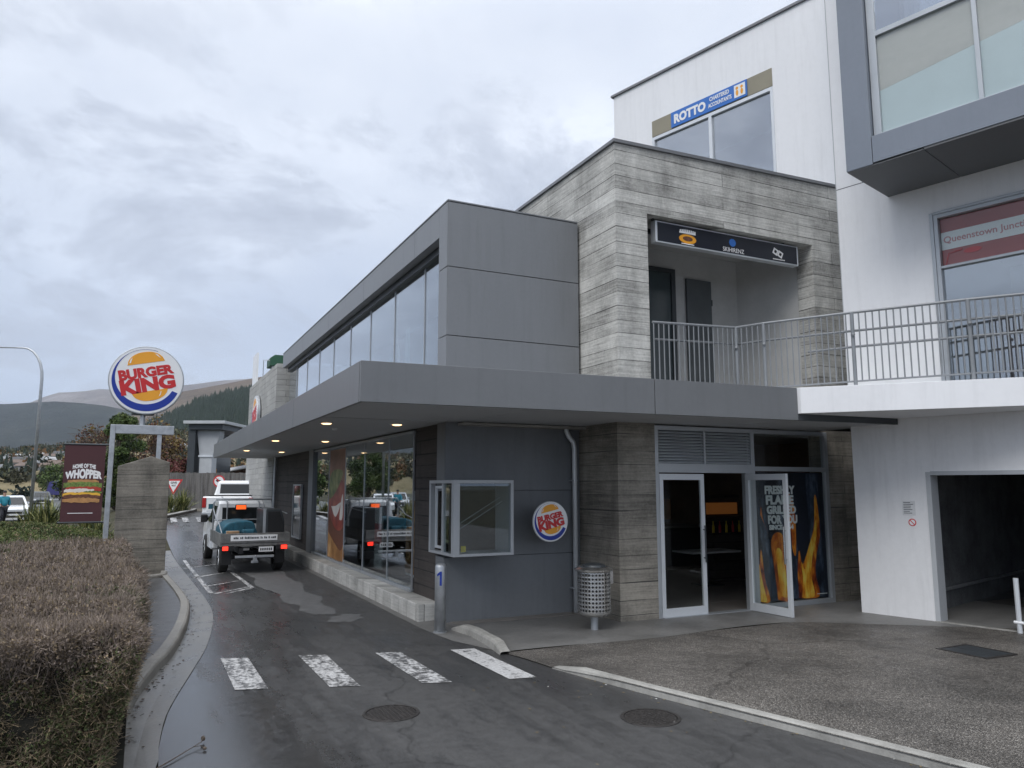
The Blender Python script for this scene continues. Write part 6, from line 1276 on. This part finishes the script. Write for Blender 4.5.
# ================================================================== HEDGES AND PLANTING
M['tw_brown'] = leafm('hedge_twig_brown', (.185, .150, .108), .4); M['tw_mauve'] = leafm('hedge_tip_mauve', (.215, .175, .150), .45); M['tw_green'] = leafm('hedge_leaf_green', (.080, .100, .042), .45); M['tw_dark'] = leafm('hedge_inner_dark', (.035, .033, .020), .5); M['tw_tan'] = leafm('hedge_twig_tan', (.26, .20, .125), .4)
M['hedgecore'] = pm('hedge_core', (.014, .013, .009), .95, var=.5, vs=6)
def lump(x, y): return .055 * math.sin(x * 2.3 + 1) * math.cos(y * 1.7) + .04 * math.sin(y * 5.3 + x * 4.7) + .018 * math.sin(x * 11 + y * 9)
def hedge(lab, x0, x1, y0, y1, h, n, dens_near=True, seed=0):
    t = thing('hedge', lab, 'hedge', ((x0 + x1) / 2, (y0 + y1) / 2, .07), 0, 'clipped hedges beside the lane')
    xs_ = np.linspace(x0 + .10, x1 - .10, 16); ys_ = np.linspace(y0 + .10, y1 - .10, 40); mb = MB()
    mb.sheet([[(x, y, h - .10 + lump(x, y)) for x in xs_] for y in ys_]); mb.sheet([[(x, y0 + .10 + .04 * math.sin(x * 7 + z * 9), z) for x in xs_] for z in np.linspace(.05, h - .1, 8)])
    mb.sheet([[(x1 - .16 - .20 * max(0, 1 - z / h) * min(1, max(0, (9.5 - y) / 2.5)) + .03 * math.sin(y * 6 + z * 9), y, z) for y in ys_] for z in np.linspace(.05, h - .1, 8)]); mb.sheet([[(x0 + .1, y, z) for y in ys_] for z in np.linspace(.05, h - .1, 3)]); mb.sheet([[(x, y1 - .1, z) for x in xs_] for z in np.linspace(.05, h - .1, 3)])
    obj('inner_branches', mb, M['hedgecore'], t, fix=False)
    rg = np.random.default_rng(seed); L_ = y1 - y0; W_ = x1 - x0; Hh = h - .07
    # faces: top, front, right, back; near parts get more
    def samp(k):
        if dens_near:
            u = rg.random(k); ya = y0 * (y1 / y0) ** (u ** 1.15); return ya
        return rg.uniform(y0, y1, k)
    nt_, nf, nr, nbk = int(n * .52), int(n * .26), int(n * .19), int(n * .03)
    Pt = np.stack([rg.uniform(x0, x1, nt_), samp(nt_), np.zeros(nt_)], 1); Pt[:, 2] = h - np.abs(rg.normal(0, .045, nt_)) + np.array([lump(a, b) for a, b in Pt[:, :2]]); Nt = np.tile([0, 0, 1.], (nt_, 1))
    Pf = np.stack([rg.uniform(x0, x1, nf), y0 + np.abs(rg.normal(0, .05, nf)) + 0, .07 + Hh * rg.random(nf) ** .8], 1); Pf[:, 1] += .10 * np.sin(Pf[:, 0] * 4.3 + 1) * np.cos(Pf[:, 2] * 5.1) + .05 * np.sin(Pf[:, 0] * 13) * np.sin(Pf[:, 2] * 11); Nf = np.tile([0, -1., 0], (nf, 1))
    Pr = np.stack([x1 - np.abs(rg.normal(0, .045, nr)), samp(nr), .07 + Hh * rg.random(nr) ** .8], 1); Pr[:, 0] += .06 * np.sin(Pr[:, 1] * 3.1) + .05 * np.sin(Pr[:, 1] * 7) * np.cos(Pr[:, 2] * 6) - .05; Nr = np.tile([1., 0, 0], (nr, 1))
    Pb = np.stack([rg.uniform(x0, x1, nbk), y1 - np.abs(rg.normal(0, .04, nbk)), .07 + Hh * rg.random(nbk)], 1); Nb = np.tile([0, 1., 0], (nbk, 1))
    P_ = np.concatenate([Pt, Pf, Pr, Pb]); N_ = np.concatenate([Nt, Nf, Nr, Nb]); m = len(P_)
    # round the shoulders
    e = np.minimum(1, np.maximum(0, (P_[:, 2] - (h - .16)) / .16)); P_[:, 1] += np.where(P_[:, 1] < y0 + .15, .10 * e ** 2, 0); P_[:, 0] -= np.where(P_[:, 0] > x1 - .15, .09 * e ** 2, 0)
    et = np.minimum(np.clip((P_[:, 1] - y0) / .18, 0, 1), np.clip((x1 - P_[:, 0]) / .18, 0, 1)); P_[:, 2] -= np.where(N_[:, 2] > .5, .10 * (1 - et) ** 2, 0)
    P_[:, 0] -= np.where(P_[:, 0] > x1 - .45, .22 * np.clip(1 - P_[:, 2] / h, 0, 1) * np.clip((9.5 - P_[:, 1]) / 2.5, 0, 1), 0)
    top = (N_[:, 2] > .5) | (P_[:, 2] > h - .10 - .30 * rg.random(m) ** 2 - .12 * np.sin(P_[:, 0] * 3 + P_[:, 1]) ** 2); dist = np.hypot(P_[:, 0], P_[:, 1]) / 7.5
    d = N_ * 1.1 + rg.normal(size=(m, 3)) * .75; d[:, 2] += .45; d /= np.linalg.norm(d, axis=1)[:, None]
    kind = rg.random(m); twig = kind < .55
    ln = np.where(twig, rg.uniform(.03, .13, m) * np.where(rg.random(m) < .04, 1.8, 1), rg.uniform(.012, .026, m)) * np.clip(dist, 1, 1.6); wd = np.where(twig, rg.uniform(.0016, .0034, m), rg.uniform(.007, .013, m)) * np.clip(dist, 1, 2.2)
    global rng; U_, W2 = leaf_quads(P_, ln, wd, d=d)
    gr = np.sin(P_[:, 0] * 2.7 + 1.3) + np.sin(P_[:, 1] * 1.9 + P_[:, 2] * 4) + rg.normal(0, .7, m)
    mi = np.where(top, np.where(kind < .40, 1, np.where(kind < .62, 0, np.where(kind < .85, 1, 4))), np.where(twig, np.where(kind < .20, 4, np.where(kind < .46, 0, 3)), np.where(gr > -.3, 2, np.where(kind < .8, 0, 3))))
    mi = np.where(top & (gr > 1.6) & (kind > .5), 2, mi)
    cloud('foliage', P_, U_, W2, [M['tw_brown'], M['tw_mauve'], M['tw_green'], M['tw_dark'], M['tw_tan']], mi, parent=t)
    # a few woody stems near the base
    mb = MB()
    for k in range(26):
        x = rg.uniform(max(x0, -2.2), x1 - .1); y = y0 + rg.uniform(.05, .2); mb.tube([(x, y, .05), (x + rg.uniform(-.08, .08), y - .02, .3), (x + rg.uniform(-.2, .2), y - rg.uniform(.0, .06), .6 + rg.uniform(0, .2))], .008, 5, .003)
    obj('stem', mb, M['bark'], t)
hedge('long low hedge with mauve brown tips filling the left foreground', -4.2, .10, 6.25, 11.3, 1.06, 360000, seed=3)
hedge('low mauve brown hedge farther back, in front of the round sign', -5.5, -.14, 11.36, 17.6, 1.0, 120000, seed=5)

# green mound of clipped ground cover behind the hedges
M['mound'] = leafm('mound_green', (.10, .125, .040), .4); M['mound2'] = leafm('mound_green_dark', (.055, .075, .028), .4)
def mz(x, y): 
    return .1 + 1.04 * max(0, 1 - ((x + 3.4) / 3.6) ** 2) ** .6 * max(0, 1 - ((y - 24.2) / 3.8) ** 2) ** .6
rws = [[(x, y, mz(x, y) - .04) for x in np.linspace(-7.0, -.1, 46)] for y in np.linspace(20.3, 28.1, 40)]
tm_ = thing('clipped_mound', 'rounded mound of clipped green ground cover behind the hedge at the left', 'ground cover', (-3.4, 24.2, .1)); obj('inner_branches', MB().sheet(rws), M['mound2'], tm_, fix=False)
n = 60000; X_ = rng.uniform(-7.0, -.2, n); Y_ = rng.uniform(20.3, 27.5, n); Z_ = np.array([mz(a, b) for a, b in zip(X_, Y_)]); P_ = np.stack([X_, Y_, Z_ - np.abs(rng.normal(0, .03, n))], 1); d = rng.normal(size=(n, 3)) * .6; d[:, 2] += .7; d /= np.linalg.norm(d, axis=1)[:, None]; U_, W2 = leaf_quads(P_, rng.uniform(.04, .09, n), rng.uniform(.01, .022, n), d=d)
cloud('foliage', P_, U_, W2, [M['mound'], M['mound2'], M['tw_tan']], np.where(rng.random(n) < .12, 2, (np.sin(X_ * 2 + Y_ * 3) + rng.normal(0, .8, n) > .3).astype(int)), parent=tm_)
# flax clumps
M['flax'] = leafm('flax_leaf', (.14, .16, .055), .4); M['flax2'] = leafm('flax_leaf_yellow', (.32, .31, .13), .3); M['flax3'] = leafm('flax_leaf_dark', (.035, .055, .02), .4)
def flax(lab, x, y, z, h, r, n, seed):
    t = thing('flax_clump', lab, 'flax plant', (x, y, z), 0, 'flax clumps'); rg = np.random.default_rng(seed); mbs = MB()
    for i in range(n):
        a = rg.uniform(0, 2 * math.pi); lean = rg.uniform(.1, 1.0) * r; hh = h * rg.uniform(.6, 1.05) * (1 - .25 * lean / r); w_ = rg.uniform(.018, .034); bx, by_ = rg.normal(0, r * .12, 2); ca, sa = math.cos(a), math.sin(a); pv, pf = [], []
        for k in range(6):
            s = k / 5; px, py, pz = bx + ca * lean * s ** 1.7, by_ + sa * lean * s ** 1.7, hh * (s - .25 * s ** 3 * (lean / r)); ww = w_ * (1 - s) ** .6 + .003; pv += [(x + px - sa * ww, y + py + ca * ww, z + pz), (x + px + sa * ww, y + py - ca * ww, z + pz)]
            if k: o = 2 * k; pf.append((o - 2, o - 1, o + 1, o))
        mbs.cur = int(rg.choice([0, 0, 1, 2])); mbs._add(pv, pf)
    obj('leaves', mbs, [M['flax'], M['flax2'], M['flax3']], t, fix=False)
fl = [(36, 29, .2, 1.5, .8, 'tall yellow green flax clump left of the lamp post foot'), (50, 28, .25, 1.75, .9, 'largest flax clump between the lamp post and the banner'), (60, 30, .2, 1.5, .8, 'flax clump touching the left edge of the banner'), (92, 27, .1, 1.5, .8, 'flax clump showing below the banner'), (104, 24, .1, 1.2, .7, 'low flax clump at the foot of the steel post'), (170, 35, .75, 1.35, .9, 'flax clump left of the give way sign post'), (184, 36, .75, 1.45, 1.0, 'flax clump right of the give way sign post'), (160, 33, .6, 1.0, .8, 'flax clump behind the concrete pier')]
for i, (px, D, z, h, r, lab) in enumerate(fl): p = at(px, D); flax(lab, p.x, p.y, z, h, r, 150, i)
# verge island with kerb by the give way sign
vg = [at(150, 31), at(168, 31.8), at(182, 33.5), at(196, 37), at(199, 39), at(160, 39), at(120, 36)]
vg = [(v.x, v.y) for v in vg]; mb = MB(); mb._add([(x, y, zg(x, y) + .02) for x, y in vg] + [(x, y, zg(x, y) + .14) for x, y in vg], [tuple(range(7, 14))] + [(i, (i + 1) % 7, 7 + (i + 1) % 7, 7 + i) for i in range(7)]); struct('planted_verge', mb, M['soil'], fix=False)
kerb('kerb', resample(vg[:5], 24), .15, .17, 0.0, M['kerb'], ends=0)

# ================================================================== TREES
def tree(lab, px, D, h, r, col, n, seed, z0=0.0, bare=False, crown0=.15, shape=1.0, name='tree', size=.3, group=None, dome=False):
    p = at(px, D); t = thing(name, lab, 'tree', (p.x, p.y, z0), 0, group); rg = np.random.default_rng(seed); cen = []; mb = MB()
    mb.tube([(p.x, p.y, z0), (p.x + .1, p.y, z0 + h * .4), (p.x - .05, p.y, z0 + h * .9)], h * .022, 8, h * .006)
    for i in range(34 if not dome else 60):
        a = rg.uniform(0, 6.28); zf = rg.uniform(crown0 + .08, .95); prof = math.sin(min(1, (1 - zf) * 1.25 + .12) * math.pi / 2) if not bare else math.sin(math.pi * (.15 + zf * .8)); prof = math.sqrt(max(.02, 1 - ((zf - .42) / .60) ** 2)) if dome else prof; rr = r * prof * rg.uniform(.35, .85) * shape
        zb_ = z0 + h * max(crown0 * .6, zf - rg.uniform(.1, .3)); tip = (p.x + rr * math.cos(a), p.y + rr * math.sin(a), z0 + h * zf); cen.append((*tip, r * rg.uniform(.22, .38)))
        mb.tube([(p.x, p.y, zb_), ((p.x + tip[0]) / 2, (p.y + tip[1]) / 2, (zb_ + tip[2]) / 2 + .1), tip], h * .007, 5, h * .002)
        if bare:
            for j in range(7):
                q = V(tip) + V(rg.normal(0, r * .28, 3)); mb.tube([V(tip).lerp(V((p.x, p.y, zb_)), rg.uniform(0, .5)), q], h * .0028, 4, h * .001)
    obj('trunk', mb, M['bark'], t); k = n // len(cen); Ps, cid = [], []
    for j, (cx1, cy1, cz1, cr) in enumerate(cen):
        d = rg.normal(size=(k, 3)); d /= np.linalg.norm(d, axis=1)[:, None]; Ps.append(np.array([cx1, cy1, cz1]) + d * (cr * rg.random(k) ** .45)[:, None] * [1, 1, .8]); cid += [j % len(col) if rg.random() < .7 else rg.integers(len(col)) for _ in range(k)]
    P_ = np.concatenate(Ps); U_, W2 = leaf_quads(P_, rg.uniform(size * .5, size, len(P_)), rg.uniform(size * .3, size * .6, len(P_)))
    cloud('crown', P_, U_, W2, col, np.array(cid), parent=t); return t
G1 = [leafm('tree_green', (.085, .13, .038), .4), leafm('tree_green_mid', (.095, .125, .040), .4), leafm('tree_green_dark', (.035, .055, .020), .4)]
G2 = [leafm('tree_rust', (.13, .060, .035), .4), leafm('tree_rust_dark', (.075, .045, .035), .4), leafm('tree_ochre', (.17, .12, .04), .4)]
G3 = [leafm('tree_redbrown', (.12, .040, .038), .4), leafm('tree_red', (.19, .07, .06), .4), leafm('tree_olive', (.07, .07, .03), .4)]
tree('dense rounded dark green tree behind the round sign', 120, 56, 7.5, 1.75, G1, 34000, 1, crown0=.03, size=.17, name='evergreen_tree', shape=.9, dome=True)
tree('thin rust brown tree left of the evergreen, nearly leafless', 92, 60, 7.3, 2.4, G2, 1500, 2, bare=True, size=.22, name='bare_tree')
tree('thin rust brown tree right of the round sign', 152, 62, 7.8, 3.0, G2, 2200, 3, bare=True, size=.24, name='bare_tree')
tree('ochre tinged tree above the pier, behind the strut', 166, 66, 6.2, 3.0, G2, 5200, 4, size=.26, name='autumn_tree')
tree('low red brown shrubby tree showing between pier and grey building', 180, 52, 3.9, 1.8, G3, 7000, 5, crown0=.02, size=.18, name='autumn_tree')
tree('red brown shrubby tree just right of the pier top', 170, 50, 3.3, 1.5, G3, 5000, 6, crown0=.02, size=.18, name='autumn_tree')
tree('small green tree behind the banner', 80, 58, 4.2, 1.8, G1, 5000, 7, crown0=.05, size=.22, name='evergreen_tree')
tree('broad dark green tree at the far left beyond the road', -60, 90, 7, 4, G1, 9000, 8, crown0=.05, size=.3, name='evergreen_tree')
tree('dark green tree behind the silver car', 62, 110, 6, 3.2, G1, 5000, 9, crown0=.05, size=.3, name='evergreen_tree')
# bushes across the lane that the shop windows mirror
for i, (px, D, h) in enumerate([(-230, 30, 2.6), (-420, 26, 3.0), (-700, 24, 2.4), (-130, 36, 2.4)]):
    tree(['green garden bush left of the frame, nearest the road', 'bushy green shrub far left of the frame', 'low green shrub at the far left, beyond the hedges', 'green shrub left of the mound beside the road'][i], px, D, h, 1.7, G1, 5000, 20 + i, crown0=.02, size=.14, name='garden_bush')

# ================================================================== AIR
HAZE = True
if HAZE:
    bm_ = MB().box(-9000, 9000, -400, 9500, -8, 1500); o = obj('haze', bm_, [], fix=True); m = bpy.data.materials.new('air'); m.use_nodes = True; nt = m.node_tree; nt.nodes.clear(); oo = nt.nodes.new('ShaderNodeOutputMaterial'); pv = nt.nodes.new('ShaderNodeVolumePrincipled'); pv.inputs['Color'].default_value = (.80, .88, 1.0, 1); pv.inputs['Density'].default_value = 0.00007; pv.inputs['Anisotropy'].default_value = 0.1
    nt.links.new(pv.outputs[0], oo.inputs['Volume']); o.data.materials.append(m); tagit(o, kind='stuff')
